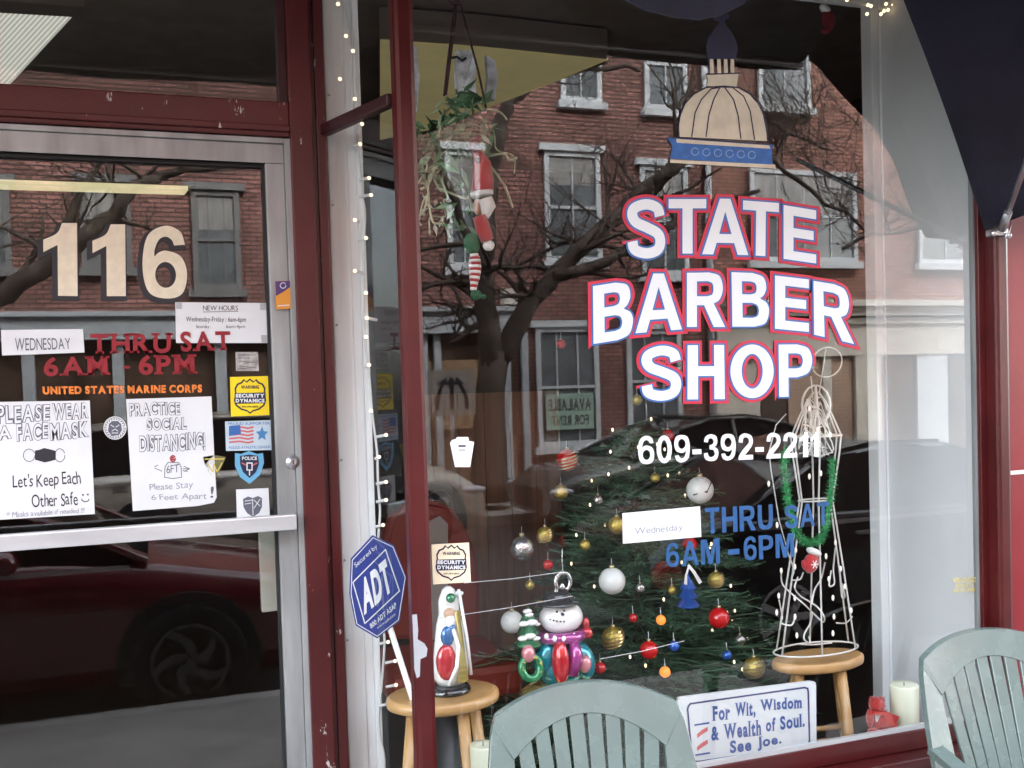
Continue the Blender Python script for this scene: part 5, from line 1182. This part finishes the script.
b = bm_(); ball(b, zS(335, 312), (118 * kS, 100 * kS, 88 * kS), 24, 16); obj('head', b, 'glass_white', sn)
b = bm_(); ball(b, zS(332, 560, FY - .055), (46 * kS, 55 * kS, 115 * kS), 16, 12); obj('vest', b, 'glass_red', sn)
b = bm_(); pts = [zS(335, 415) + Vector((math.cos(a) * 105 * kS, math.sin(a) * 92 * kS, math.sin(a) * -6 * kS)) for a in [i * math.pi / 12 for i in range(24)]]; tube(b, pts, 30 * kS, 10, closed=True)
tube(b, [zS(400, 440, FY - .05), zS(420, 520, FY - .062), zS(395, 630, FY - .058)], [26 * kS, 34 * kS, 36 * kS], 10); obj('scarf', b, 'glass_purple', sn)
b = bm_()
for (x, y) in ((255, 420), (300, 432), (350, 434), (405, 418), (412, 480), (405, 545), (395, 610)): ball(b, zS(x, y, FY - .066 + abs(x - 335) * .00012), (13 * kS, 8 * kS, 17 * kS), 8, 6)
obj('scarf_check', b, 'glass_white', sn)
b = bm_(); lathe(b, zS(315, 238), [(112 * kS, 0), (115 * kS, 8 * kS), (78 * kS, 14 * kS), (72 * kS, 50 * kS), (50 * kS, 70 * kS)], 22); obj('hat', b, 'glass_black', sn)
b = bm_(); ball(b, zS(343, 298, FY - .062), (9 * kS, 16 * kS, 9 * kS), 10, 8)
for x, y in ((312, 284), (352, 278)): ball(b, zS(x, y, FY - .060), 7 * kS, 8, 6)
for i in range(8): ball(b, zS(275 + i * 19, 326 + 12 * math.sin(math.pi * i / 7), FY - .057 + abs(i - 3.5) * .0022), 5 * kS, 6, 5)
obj('face_dots', b, 'glass_black', sn)
for x, lab in ((155, 0), (465, 1)):
    b = bm_(); ball(b, zS(x, 515 + 55 * lab, FY - .05), (36 * kS, 34 * kS, 46 * kS), 14, 10); obj('mitten', b, 'glass_pink', sn)
b = bm_(); lathe(b, zS(160, 470), [(70 * kS, 0), (74 * kS, 14 * kS), (40 * kS, 60 * kS), (62 * kS, 66 * kS), (34 * kS, 118 * kS), (48 * kS, 124 * kS), (16 * kS, 180 * kS), (2 * kS, 205 * kS)], 16); tr = obj('small_fir', b, 'glass_green', sn)
b = bm_()
for x, y, r in ((125, 430, 26), (165, 418, 30), (200, 430, 22), (130, 350, 26), (175, 342, 30), (205, 352, 16), (150, 282, 24), (160, 300, 22)): ball(b, zS(x, y, FY - .030), (r * kS * 1.1, r * kS * .8, r * kS * .55), 10, 6)
obj('snow', b, 'glass_white', tr)
b = bm_(); ball(b, zS(475, 400, FY - .01), (34 * kS, 30 * kS, 34 * kS), 12, 8); ball(b, zS(470, 350, FY - .01), (20 * kS, 20 * kS, 36 * kS), 12, 8); obj('cardinal', b, 'glass_red', sn)
b = bm_(); c = zS(170, 590, FY - .052); tube(b, [c + Vector((math.cos(a) * 50 * kS, math.sin(a) * 10 * kS, math.sin(a) * 55 * kS)) for a in [i * math.pi / 9 for i in range(18)]], 22 * kS, 8, closed=True); obj('wreath', b, 'glass_green', sn)
b = bm_(); rs = random.Random(4)
for i in range(26): a = rs.uniform(0, 6.28); ball(b, c + Vector((math.cos(a) * 50 * kS, -.008 - rs.random() * .004, math.sin(a) * 55 * kS)), 7 * kS, 6, 5)
obj('wreath_berries', b, 'glass_gold', sn)
b = bm_(); lathe(b, zS(330, 735), [(215 * kS, 0), (222 * kS, 20 * kS), (205 * kS, 45 * kS), (150 * kS, 70 * kS)], 24, sy=.6); obj('gold_base', b, 'glass_gold', sn)
base_z = zS(330, 735).z
dk = thing('display_stand', 'dark round stand under the snowman figurine hidden behind the chair', 'stand', (zS(330, 735).x, FY, .15))
b = bm_(); c = Vector((zS(330, 735).x, FY, .151)); lathe(b, c, [(.085, 0), (.085, .015), (.018, .03), (.018, base_z - .151 - .02), (.06, base_z - .151 - .015), (.06, base_z - .153)], 24); obj('stand', b, 'glass_black', dk)
# silver ornament hook hanging above the snowman
so_ = thing('silver_ornament', 'silver hooked ornament hanging above the snowman figurine', 'ornament', tuple(zS(345, 180, .3)))
b = bm_(); c = zS(345, 120, .3); tube(b, [c + Vector((math.cos(a) * 42 * kS, 0, math.sin(a) * 48 * kS)) for a in [R(-70 + i * 16) for i in range(19)]], 13 * kS, 8); ball(b, zS(340, 160, .3), (18 * kS, 14 * kS, 34 * kS), 10, 8); tube(b, [zS(345, 70, .3), zS(340, 0, .3), zS(342, -60, .3)], .0012, 5); obj('hook_shape', b, 'orn_silver', so_)

# ---- glass santa on the stool
def zN(x, y, Y=.22): return P(300 + x / 3.657, 560 + y / 3.657, Y)
kN = mpp(445, 640, .22) / 3.657
sa = thing('santa_figurine', 'tall white and gold glass santa figurine on a dark base on the stool', 'figurine', tuple(sc_l))
b = bm_(); lathe(b, Vector((zN(545, 480).x, .22, sc_l.z + .001)), [(.062, 0), (.064, .006), (.058, .016), (.05, .02)], 28); obj('dark_base', b, 'glass_black', sa)
cx_ = zN(548, 300).x; z0_ = sc_l.z + .022; H_ = P(450, 586, .22).z - z0_
b = bm_(); lathe(b, (cx_, .22, z0_), [(.040, 0), (.050, .02), (.052, .06), (.044, H_ * .45), (.038, H_ * .62), (.030, H_ * .72), (.030, H_ * .86), (.018, H_ * .97), (.006, H_)], 24, sy=.8); obj('robe', b, 'glass_white', sa)
b = bm_(); A = []; B = []
for i in range(14):
    t = i / 13; A.append(Vector((cx_ + .004 + .012 * math.sin(t * 3), .22 - .046 + .02 * t, z0_ + .012 + H_ * .72 * t))); B.append(Vector((cx_ + .040 - .014 * t, .22 - .036 + .018 * t, z0_ + .012 + H_ * .72 * t)))
strip(b, A, B, (0, -1, 0), .004); obj('gold_coat', b, 'glass_gold', sa)
b = bm_(); ball(b, (cx_ - .016, .186, z0_ + H_ * .52), (.020, .014, .030), 12, 8); ball(b, (cx_ - .002, .180, z0_ + H_ * .60), (.010, .008, .012), 10, 6); obj('blue_panel', b, 'glass_blue', sa)
b = bm_(); ball(b, (cx_ - .022, .184, z0_ + H_ * .26), (.030, .018, .052), 14, 10); obj('red_panel', b, 'glass_red', sa)
b = bm_(); tube(b, [(cx_ - .002, .176, z0_ + H_ * .60), (cx_ + .010, .168, z0_ + H_ * .42), (cx_ + .002, .164, z0_ + H_ * .22), (cx_ - .022, .166, z0_ + H_ * .04)], .006, 8); obj('white_trim', b, 'glass_white', sa)
b = bm_(); ball(b, (cx_ - .002, .19, z0_ + H_ * .90), .014, 14, 8); obj('green_ball', b, 'glass_green', sa)
b = bm_(); ball(b, (cx_ - .006, .195, z0_ + H_ * .74), (.018, .014, .016), 12, 8); obj('face', b, mat('skin_paint', (.62, .4, .28), .3), sa)
b = bm_(); ball(b, (cx_ - .006, .188, z0_ + H_ * .66), (.016, .012, .022), 12, 8); ball(b, (cx_ + .026, .2, z0_ + H_ * .93), (.014, .01, .008), 8, 6); obj('beard', b, 'glass_white', sa)
b = bm_(); tube(b, [(cx_ + .022, .19, z0_ + H_ * .98), (cx_ + .040, .185, z0_ + H_ * .5), (cx_ + .050, .185, z0_ + H_ * .1)], .005, 8); obj('staff', b, 'glass_white', sa)

# ---- yard sign behind the side pane
ay = .17
ad = thing('alarm_sign', 'blue octagonal alarm company sign leaning on a white pole behind the side pane', 'sign', tuple(P(424, 735, ay)))
def zD(x, y): return (340 + x / 4.515, 530 + y / 4.515)
oc = [(148, 24), (242, 68), (300, 212), (268, 412), (168, 490), (72, 432), (44, 290), (50, 130)]
def FA(x, y, l=0.0): 
    p = P(*zD(x, y), ay + (x - 170) * .00008); return p + Vector((0, -l, 0))
b = bm_(); slab(b, [FA(x, y) for x, y in oc], (0, 1, 0), .006); obj('panel', b, mat('alarm_blue', (.025, .045, .22), .4), ad)
b = bm_(); ins = [(170 + (x - 170) * .955, 256 + (y - 256) * .955) for x, y in oc]; F_A = lambda x, y: FA(x, y)
pens(b, F_A, ins + ins[:1], 3.5, lift=.001); dia = [(205, 88), (268, 275), (112, 422), (58, 236)]; pens(b, F_A, dia + dia[:1], 5, lift=.001); obj('white_line', b, 'paper_white', ad)
def ta(t, q, bold, m='paper_white'): 
    a = [FA(*p) for p in q]; fm = lambda s, k: (a[3] * (1 - s) + a[2] * s) * (1 - k) + (a[0] * (1 - s) + a[1] * s) * k
    return obj('lettering', text_bm(t, fm, bold=bold, lift=.001, gap=.06), m, ad)
ta('ADT', [(92, 228), (205, 128), (238, 272), (108, 385)], .05); ta('Secured by', [(62, 152), (160, 62), (172, 82), (74, 176)], 0); ta('800 ADT ASAP', [(132, 425), (250, 325), (256, 348), (140, 446)], .02); ta('www.adt.com', [(166, 435), (248, 372), (250, 384), (168, 449)], 0)
b = bm_(); tube(b, [P(*zD(225, 440), ay + .012), P(424, 735, ay + .03), P(437, 800, ay + .04)], .0085, 10); obj('pole', b, 'white_plastic', ad)

# ---- candles and small red bear on the ledge
for (u, v, r, lab) in ((904, 684, 11.5, 'thick cream pillar candle beside the red bear on the ledge'), (483, 744, 13, 'thick cream pillar candle behind the green chair, below the stool')):
    c = P(u, v, .10); rr_ = r * mpp(u, v, .1); t = thing('pillar_candle', lab, 'candle', (c.x, c.y, .455), 'cream pillar candles')
    b = bm_(); lathe(b, (c.x, c.y, .456), [(rr_ * .97, 0), (rr_, .005), (rr_, c.z - .462), (rr_ * .96, c.z - .456), (rr_ * .5, c.z - .462)], 28); obj('wax', b, mat('wax', (.78, .80, .62), .5), t)
    b = bm_(); tube(b, [(c.x, c.y, c.z - .007), (c.x, c.y, c.z + .006)], .0015, 5); obj('wick', b, 'ink_black', t)
br = thing('red_bear', 'small red plush bear with a scarf sitting on the window ledge', 'plush toy', tuple(P(882, 736, .08))); kb = mpp(882, 715, .08)
def Bp_(u, v, y=.08): return P(u, v, y)
mat('plush_red', (.40, .02, .015), .9, bump=.8, bscale=120, sheen=.6, dist=.004)
b = bm_(); ball(b, Bp_(881, 722), (9.5 * kb, 8 * kb, 11 * kb), 14, 10); ball(b, Bp_(877, 705), (6.5 * kb, 6.5 * kb, 6.5 * kb), 12, 8); ball(b, Bp_(873, 700), 2.6 * kb, 8, 6); ball(b, Bp_(881, 700), 2.6 * kb, 8, 6)
ball(b, Bp_(874, 733, .06), (5 * kb, 6 * kb, 4 * kb), 10, 6); ball(b, Bp_(888, 733, .06), (5 * kb, 6 * kb, 4 * kb), 10, 6); ball(b, Bp_(870, 718, .07), (3.2 * kb, 3.2 * kb, 8 * kb), 8, 6); rp = random.Random(2)
for f_ in [f for f in b.faces][::1]:
    c_ = f_.calc_center_median(); n_ = f_.normal if f_.normal.length > 0 else Vector((0, -1, 0)); f_.normal_update(); n_ = f_.normal
    for k in range(2):
        d_ = (n_ + Vector((rp.gauss(0, .5), rp.gauss(0, .5), rp.gauss(0, .5)))).normalized() * .007; q_ = c_ + Vector((rp.uniform(-.003, .003), 0, rp.uniform(-.003, .003))); s_ = d_.orthogonal().normalized() * .0013
        b.faces.new([b.verts.new(q_ - s_), b.verts.new(q_ + s_), b.verts.new(q_ + d_)])
obj('body', b, 'plush_red', br)
b = bm_(); strip(b, [Bp_(872, 711, .06), Bp_(883, 711, .055), Bp_(890, 713, .058), Bp_(898, 716, .06)], [Bp_(872, 714, .06), Bp_(883, 715, .055), Bp_(889, 718, .058), Bp_(895, 722, .06)], (0, -1, 0), .006); strip(b, [Bp_(886, 714, .056), Bp_(895, 722, .056), Bp_(900, 732, .06)], [Bp_(882, 716, .056), Bp_(888, 726, .056), Bp_(893, 733, .06)], (0, -1, 0), .006); obj('scarf', b, mat('scarf_red', (.5, .03, .02), .8), br)
b = bm_(); poly(b, pxf(.062), [(875, 714), (884, 714), (884, 721), (876, 722)], 0); slab(b, [P(875, 714, .063), P(884, 714, .063), P(884, 721, .063), P(876, 722, .063)], (0, 1, 0), .001); obj('label_patch', b, 'felt_white', br)

# ---- string lights up the white post and along the header
cord = [(340, -10), (348, 25), (350, 60), (350, 100), (354, 130), (357, 170), (358, 195), (359, 215), (359, 255), (361, 290), (361, 320), (363, 350), (365, 375), (369, 415), (372, 450), (373, 480), (375, 510), (375, 535), (374, 560), (376, 585), (378, 615), (379, 640), (377, 665), (376, 690), (375, 715), (376, 735), (379, 760), (380, 800)]
pl_ = thing('post_lights', 'string of small warm lights on a white cord climbing the white post', 'string lights', tuple(P(374, 560, .38)))
b = bm_(); tube(b, spl([(u + (4.5 if v > 150 else 1.5) + 1.6 * math.sin(v * .21), v) for u, v in cord], .362, .004), .0034, 6); obj('cord', b, mat('cord_white', (.66, .66, .66), .5), pl_)
for (u, v, du) in [(337, 4, 0), (345, 36, 0), (352, 51, 0), (339, 79, 0), (354, 99, 0), (361, 124, 3), (359, 144, 3), (366, 178, 5), (368, 195, 6), (352, 220, -2), (363, 238, 4), (352, 271, -4), (363, 293, 0), (364, 318, -5), (363, 337, 0), (366, 365, 2), (368, 411, 0), (383, 435, 5), (376, 457, 2), (383, 482, 5), (383, 500, 5), (380, 525, 4), (385, 642, 5), (392, 661, 5), (393, 685, 5), (385, 704, 5)]:
    u += 3 if v > 150 else 1; p = P(u, v, .35); q = P(u - du * 2.0, v + 2, .358); b = bm_(); ball(b, p, (.006, .006, .0055), 8, 6); bu = obj('bulb', b, 'bulb_glow', pl_)
    b = bm_(); tube(b, [q, p], .0045, 6); obj('socket', b, 'cord_white', bu)
hl = thing('header_lights', 'warm fairy lights bunched along the header board near the awning', 'string lights', tuple(P(880, 8, .38)))
b = bm_(); tube(b, spl([(780, -14), (810, -6), (835, 0), (850, 3), (868, 6), (880, 9), (892, 5), (897, -4), (905, -14)], .36, .012), .002, 6); obj('cord', b, 'cord_white', hl)
for (u, v) in [(847, 0), (868, 5), (867, 14), (871, 6), (884, 11), (888, 10), (893, 5), (895, 0), (898, 3), (881, 14), (826, -2), (900, -8), (886, 4)]:
    b = bm_(); ball(b, P(u, v, .35), .0062, 8, 6); obj('bulb', b, 'bulb_glow', hl)
# stocking ornament
sk = thing('stocking_ornament', 'tiny dark red stocking ornament with white cuff hanging at the window top', 'ornament', tuple(P(827, 30, .3)))
b = bm_(); ball(b, P(828, 20, .3), (8 * .0032, .012, 13 * .0032), 12, 8); ball(b, P(825, 31, .3), (.018, .011, .011), 10, 6); obj('stocking', b, mat('stocking_red', (.16, .01, .012), .8), sk)
b = bm_(); ball(b, P(825, 9, .3), (.022, .014, .013), 12, 8, Matrix.Rotation(R(30), 4, 'Y')); obj('cuff', b, 'felt_white', sk)
b = bm_(); tube(b, [P(828, 8, .3), P(828, -10, .3)], .001, 4); obj('thread', b, 'cord_white', sk)

# ---- hanging swag with vines and elf doll
EY = .25
def zE(x, y, Y=EY): return P(410 + x / 3.075, 60 + y / 3.075, Y)
sw_ = thing('hanging_swag', 'hanging swag of green and cream vines on three dark cords', 'swag', tuple(zE(170, 150)))
b = bm_()
for pts in (([455, 4], [448, 60], [444, 96]), ([457, 4], [446, 95],), ([460, 4], [478, 70], [487, 112]), ([456, 4], [451, 50])): tube(b, [P(u, v, EY) for u, v in pts], .0032, 6)
ball(b, P(455, 0, EY), (.018, .014, .014), 10, 6); obj('cord', b, mat('cord_dark', (.05, .02, .02), .7), sw_)
rv = random.Random(13)
mat('vine_cream', (.40, .46, .30), .7); mat('leaf_green', (.10, .22, .11), .5, var=.4, vscale=20); mat('leaf_pale', (.42, .55, .45), .4)
b = bm_()
for (x0, y0, x1, y1) in [(150, 120, 60, 180), (150, 130, 30, 300), (160, 150, 100, 230), (180, 140, 300, 180), (250, 180, 310, 330), (200, 180, 300, 460), (90, 220, 20, 400), (100, 260, 50, 420), (110, 300, 130, 480), (80, 350, 20, 480), (60, 380, 110, 560), (50, 420, 40, 530), (100, 440, 60, 540), (230, 300, 310, 300), (140, 240, 90, 330), (90, 380, 200, 420)]:
    n_ = 6; px = []
    for i in range(n_): t = i / (n_ - 1); px.append((410 + (x0 + (x1 - x0) * t + rv.uniform(-22, 22)) / 3.075, 60 + (y0 + (y1 - y0) * t + rv.uniform(-22, 22)) / 3.075))
    tube(b, spl(px, EY, .02), rv.uniform(.0022, .0045), 5)
obj('vine', b, 'vine_cream', sw_)
def leaves(n, m, name, cx0, cx1, cy0, cy1, ln):
    b = bm_()
    for i in range(n):
        c = zE(rv.uniform(cx0, cx1), rv.uniform(cy0, cy1), EY + rv.uniform(-.03, .04)); d = Vector((rv.gauss(0, 1), rv.gauss(0, .5), rv.gauss(-.2, 1))).normalized() * ln * rv.uniform(.6, 1.2); s = d.cross(Vector((rv.random(), -1, rv.random()))).normalized() * ln * .2; n0 = d.cross(s).normalized() * ln * .08
        v_ = [b.verts.new(c), b.verts.new(c + d * .35 + s), b.verts.new(c + d), b.verts.new(c + d * .35 - s), b.verts.new(c + d * .4 + n0)]
        for a_, b_ in ((0, 1), (1, 2), (2, 3), (3, 0)): b.faces.new((v_[a_], v_[b_], v_[4]))
    obj(name, b, m, sw_)
leaves(60, 'leaf_green', 'leaf_cluster', 100, 250, 90, 300, .07); leaves(55, 'leaf_green', 'leaf_cluster', 20, 170, 170, 340, .065); leaves(24, 'leaf_pale', 'pale_leaf', 90, 240, 150, 300, .04); leaves(22, 'leaf_green', 'leaf_cluster', 120, 200, 380, 520, .045); leaves(14, 'leaf_pale', 'pale_leaf', 20, 130, 350, 520, .035)
el = thing('elf_doll', 'small elf doll with red coat, white trim and one striped leg hanging from the swag', 'doll', tuple(zE(215, 320)))
EYd = EY - .05
def e_(x, y, dy=0): return zE(x, y, EYd + dy)
ke = mpp(480, 180, EYd) / 3.075
b = bm_(); tube(b, [e_(205, 280), e_(222, 320), e_(225, 370), e_(222, 408)], [14 * ke, 28 * ke, 33 * ke, 34 * ke], 14); obj('red_coat', b, 'felt_red', el)
b = bm_(); tube(b, [e_(220, 405), e_(222, 418)], [37 * ke, 35 * ke], 14); tube(b, [e_(232, 425), e_(240, 450), e_(232, 485)], [22 * ke, 24 * ke, 10 * ke], 12); obj('white_trim', b, 'felt_white', el)
b = bm_(); ball(b, e_(212, 452, .02), (20 * ke, 18 * ke, 26 * ke), 12, 8); obj('face', b, mat('doll_skin', (.45, .25, .17), .7), el)
b = bm_(); tube(b, [e_(212, 480), e_(225, 520), e_(238, 556)], [20 * ke, 23 * ke, 20 * ke], 12); obj('sleeve', b, 'felt_red', el)
b = bm_(); ball(b, e_(242, 570), (19 * ke, 16 * ke, 17 * ke), 12, 8); obj('hand_puff', b, 'felt_white', el)
b = bm_(); ball(b, e_(190, 565, .01), (26 * ke, 20 * ke, 34 * ke), 12, 8); obj('green_pouch', b, mat('felt_green', (.02, .11, .05), .8), el)
for i in range(13):
    y = 596 + i * 8.6; r_ = [13, 16, 18, 19, 19, 18.5, 18, 17, 16, 14, 12, 11, 10][i]
    b = bm_(); tube(b, [e_(197 + 3 * math.sin(i * .3), y), e_(197 + 3 * math.sin(i * .3 + .3), y + 8.6)], [r_ * ke, r_ * ke * .98], 12); obj('leg_stripe', b, 'felt_red' if i % 2 else 'felt_white', el)
b = bm_(); ball(b, e_(203, 722), (18 * ke, 14 * ke, 16 * ke), 12, 8); ball(b, e_(224, 728), (12 * ke, 9 * ke, 8 * ke), 10, 6); obj('green_shoe', b, 'felt_green', el)
b = bm_(); tube(b, [e_(205, 290), e_(190, 262), e_(215, 235)], [12 * ke, 16 * ke, 10 * ke], 10); ball(b, e_(208, 308, -.02), (10 * ke, 5 * ke, 10 * ke), 10, 6); obj('collar', b, mat('dark_red', (.1, .015, .02), .8), el)
# white bottle-like foil bag hanging behind the swag
fb = thing('foil_packet', 'crumpled white foil packet hanging behind the swag cords', 'packet', tuple(P(466, 76, .42)))
b = bm_(); cs_ = [(457, 50), (474, 50), (476, 66), (475, 82), (477, 98), (471, 102), (461, 101), (457, 92), (456, 72)]; slab(b, [P(u, v, .42 + .01 * math.sin(i * 2.3)) for i, (u, v) in enumerate(cs_)], (0, 1, 0), .02); obj('packet', b, mat('foil', (.62, .65, .68), .35, var=.35, vscale=25, bump=1, bscale=22, dist=.02), fb)
b = bm_(); tube(b, [P(451, 58, .40), P(457, 57, .40), P(462, 61, .40), P(466, 58, .40)], .004, 5); tube(b, [P(457, 97, .40), P(470, 100, .40), P(488, 97, .40)], .004, 5); obj('dark_tie', b, 'ink_black', fb)
for (u0, v0, u1, v1, lab) in ((408, 42, 417, 112, 'pale crumpled curtain edge showing beside the corner post'), (486, 55, 495, 100, 'narrow crumpled white strip to the side of the foil packet')):
    b = bm_(); slab(b, [P(u0, v0, .5), P(u1, v0 + 5, .5), P(u1 + 3, (v0 + v1) / 2, .5), P(u1, v1, .5), P(u0, v1 - 4, .5), P(u0 + 2, (v0 + v1) / 2, .5)], (0, 1, 0), .02); tag(obj('crumpled_strip', b, 'foil'), lab, 'decoration')

for i, (q0, q1, lab) in enumerate((((464, 583), (562, 572), 'thin pale wire stretched above the glass santa and the snowman hat'), ((440, 618), (573, 596), 'thin pale wire running from the santa figurine to the silver hook'), ((600, 659), (684, 641), 'short thin pale wire crossing the lower branches'))):
    b = bm_(); tube(b, [P(*q0, .2), P((q0[0] + q1[0]) / 2, (q0[1] + q1[1]) / 2 + 1.2, .2), P(*q1, .2)], .0011, 5); tag(obj('display_wire', b, 'cord_white'), lab, 'wire')
# ---- red barber chair deep inside, wood panel, hanging board in the door
bc = thing('barber_chair', 'red upholstered barber chair with a grey back panel inside the shop', 'barber chair', tuple(P(432, 640, 1.35)))
YC = 1.35; kc = mpp(430, 550, YC)
b = bm_(); o_ = [(384, 640), (383, 560), (388, 525), (400, 508), (425, 500), (450, 505), (462, 520), (476, 548), (481, 580), (480, 640)]
slab(b, [P(u, v, YC) for u, v in o_], (0, 1, 0), .10); bmesh.ops.bevel(b, geom=b.edges[:], offset=.02, segments=3, affect='EDGES'); obj('backrest', b, mat('vinyl_red', (.22, .03, .018), .4), bc)
b = bm_(); slab(b, [P(u, v, YC - .012) for u, v in [(428, 640), (428, 522), (440, 516), (448, 524), (448, 640)]], (0, 1, 0), .01); obj('back_panel', b, mat('vinyl_grey', (.33, .29, .26), .4), bc)
b = bm_(); ball(b, P(438, 520, YC + .25), (36 * kc * .9, .08, 42 * kc), 20, 12); obj('headrest', b, 'glass_black', bc)
c = P(432, 640, YC)
b = bm_(); box(b, (c.x - .26, YC - .45, c.z - .12), (c.x + .22, YC, c.z), .03); obj('seat', b, 'vinyl_red', bc)
b = bm_(); lathe(b, (c.x, YC - .2, .081), [(.26, 0), (.26, .02), (.05, .05), (.05, c.z - .201)], 24); obj('pedestal', b, 'steel', bc)
pn = thing('wood_panelling', 'brown wood panelling on the wall deep inside the shop', 'panelling', tuple(P(450, 600, 2.2)))
b = bm_(); pa, pb = P(405, 420, 2.2), P(560, 420, 2.2)
n_ = 6
for i in range(n_): box(b, (pa.x + (pb.x - pa.x) * i / n_, 2.2, .081), (pa.x + (pb.x - pa.x) * (i + .97) / n_, 2.23, 1.62)) 
obj('panel_boards', b, 'brown_panel', pn)
wb_ = thing('white_board', 'narrow white upright board behind the lower door glass', 'board', tuple(P(270, 610, .47)))
b = bm_(); box(b, (P(260, 570, .47).x, .46, P(270, 611, .47).z), (P(281, 570, .47).x, .49, P(270, 520, .47).z), .003); obj('upright', b, mat('old_cream', (.50, .49, .42), .7, var=.1), wb_)

# ================================================================ green plastic chairs on the sidewalk
mat('chair_green', (.115, .158, .145), .27, var=.05, vscale=11, coat=.2)
def make_chair():
    t = thing('plastic_chair', '', 'chair', (0, 0, 0), 'sage green plastic chairs outside the window'); t['label'] = 'sage green plastic garden chair standing before the snowman'
    # back shell: x across, rows of height; surface function
    def S(x, z, off=0.0):        # point on the reclined, curved back
        rec = (z - .42) * .30; cur = -.55 * x * x
        return Vector((x, .20 + rec + cur - off, z))
    n = 56; top_o, top_i = [], []
    for i in range(n + 1):
        s = -1 + 2 * i / n; xo = .245 * s
        top_o.append((xo, .862 - .055 * abs(s) ** 2.2 - (.02 if abs(s) > .98 else 0)))
        top_i.append((xo * .80, .795 - .080 * abs(s) ** 2.0))
    def tn(pts, k=.026):
        return [S(x, z) for x, z in pts], [S(x, z) + Vector((0, k, 0)) for x, z in pts]
    b = bm_(); strip(b, [S(*p) for p in top_o], [S(*p, .006) for p in top_i], (0, 1, 0), .024)
    bmesh.ops.bevel(b, geom=[e for e in b.edges if e.calc_length() > .001], offset=.0015, segments=1, affect='EDGES')
    obj('top_rail', b, 'chair_green', t)
    for s in (-1, 1):
        b = bm_(); A = []; B = []
        for i in range(13):
            k = i / 12; z = .805 - .385 * k; xo = s * (.245 + .012 * math.sin(math.pi * k) + .03 * k); xi = s * (.196 - .004 * k + (.0 if k > .1 else 0)); A.append(S(xo, z, .010 * k)); B.append(S(xi, z - (.09 * (1 - k) ** 3 if i == 0 else 0) , .010 * k))
        A[0] = S(s * .245, .788); B[0] = S(s * .196, .722)
        strip(b, A, B, (0, 1, 0), .024); bmesh.ops.bevel(b, geom=b.edges[:], offset=.0015, segments=1, affect='EDGES')
        obj('back_post', b, 'chair_green', t)
    for i in range(8):
        s = (-1 + 2 * (i + .5) / 8); xt = s * .190; xb = s * .148; w_ = .0185; zt = .80 - .080 * min(1, abs(s) * .95) ** 2.0 + .006
        A = []; B = []
        for k in range(11):
            q = k / 10; x = xt + (xb - xt) * q; z = zt + (.445 - zt) * q; A.append(S(x - w_, z, .003)); B.append(S(x + w_, z, .003))
        b = bm_(); strip(b, A, B, (0, 1, 0), .010); bmesh.ops.bevel(b, geom=b.edges[:], offset=.0015, segments=1, affect='EDGES'); obj('back_slat', b, 'chair_green', t)
    b = bm_(); A = []; B = []
    for k in range(15):
        q = k / 14; y = .215 - .46 * q; z = .425 + .012 * math.cos(q * 5) - (.02 * max(0, q - .85) / .15); A.append(Vector((-.225 - .01 * q, y, z))); B.append(Vector((.225 + .01 * q, y, z)))
    strip(b, A, B, (0, 0, 1), .016); obj('seat', b, 'chair_green', t)
    for s in (-1, 1):
        b = bm_(); pts = [S(s * .258, .60) + Vector((0, 0, 0)), Vector((s * .275, .10, .590)), Vector((s * .285, -.08, .583)), Vector((s * .28, -.19, .572)), Vector((s * .272, -.225, .53))]
        A = [p + Vector((-.024, 0, 0)) for p in pts]; B = [p + Vector((.024, 0, 0)) for p in pts]; strip(b, A, B, (0, .2, -1), .018); obj('arm', b, 'chair_green', t)
        for (x, y, zt, dx, dy) in ((s * .27, -.215, .56, .015, -.03), (s * .235, .19, .50, .02, .09)):
            b = bm_(); tp = Vector((x, y, zt)); bt_ = Vector((x + s * dx, y + dy, .002)); A = [tp + Vector((-.024, 0, 0)), bt_ + Vector((-.016, 0, 0))]; B = [tp + Vector((.024, 0, 0)), bt_ + Vector((.016, 0, 0))]
            strip(b, A, B, (0, 1, 0), .03); obj('leg', b, 'chair_green', t)
    return t
ch1 = make_chair(); ch2 = copy_tree(ch1); ch2['label'] = 'sage green plastic garden chair standing before the red jamb and candle'
for c_, u, v, yb, rz in ((ch1, 582, 684, -.19, -10), (ch2, 982, 655, -.22, -6)):
    c = P(u, v, yb); c_.scale = (.98, 1.04, 1.045); a_ = R(rz); off = Vector((-math.sin(a_), math.cos(a_), 0)) * .35
    c_.location = (c.x - off.x, yb - off.y, 0); c_.rotation_euler = (0, 0, a_)
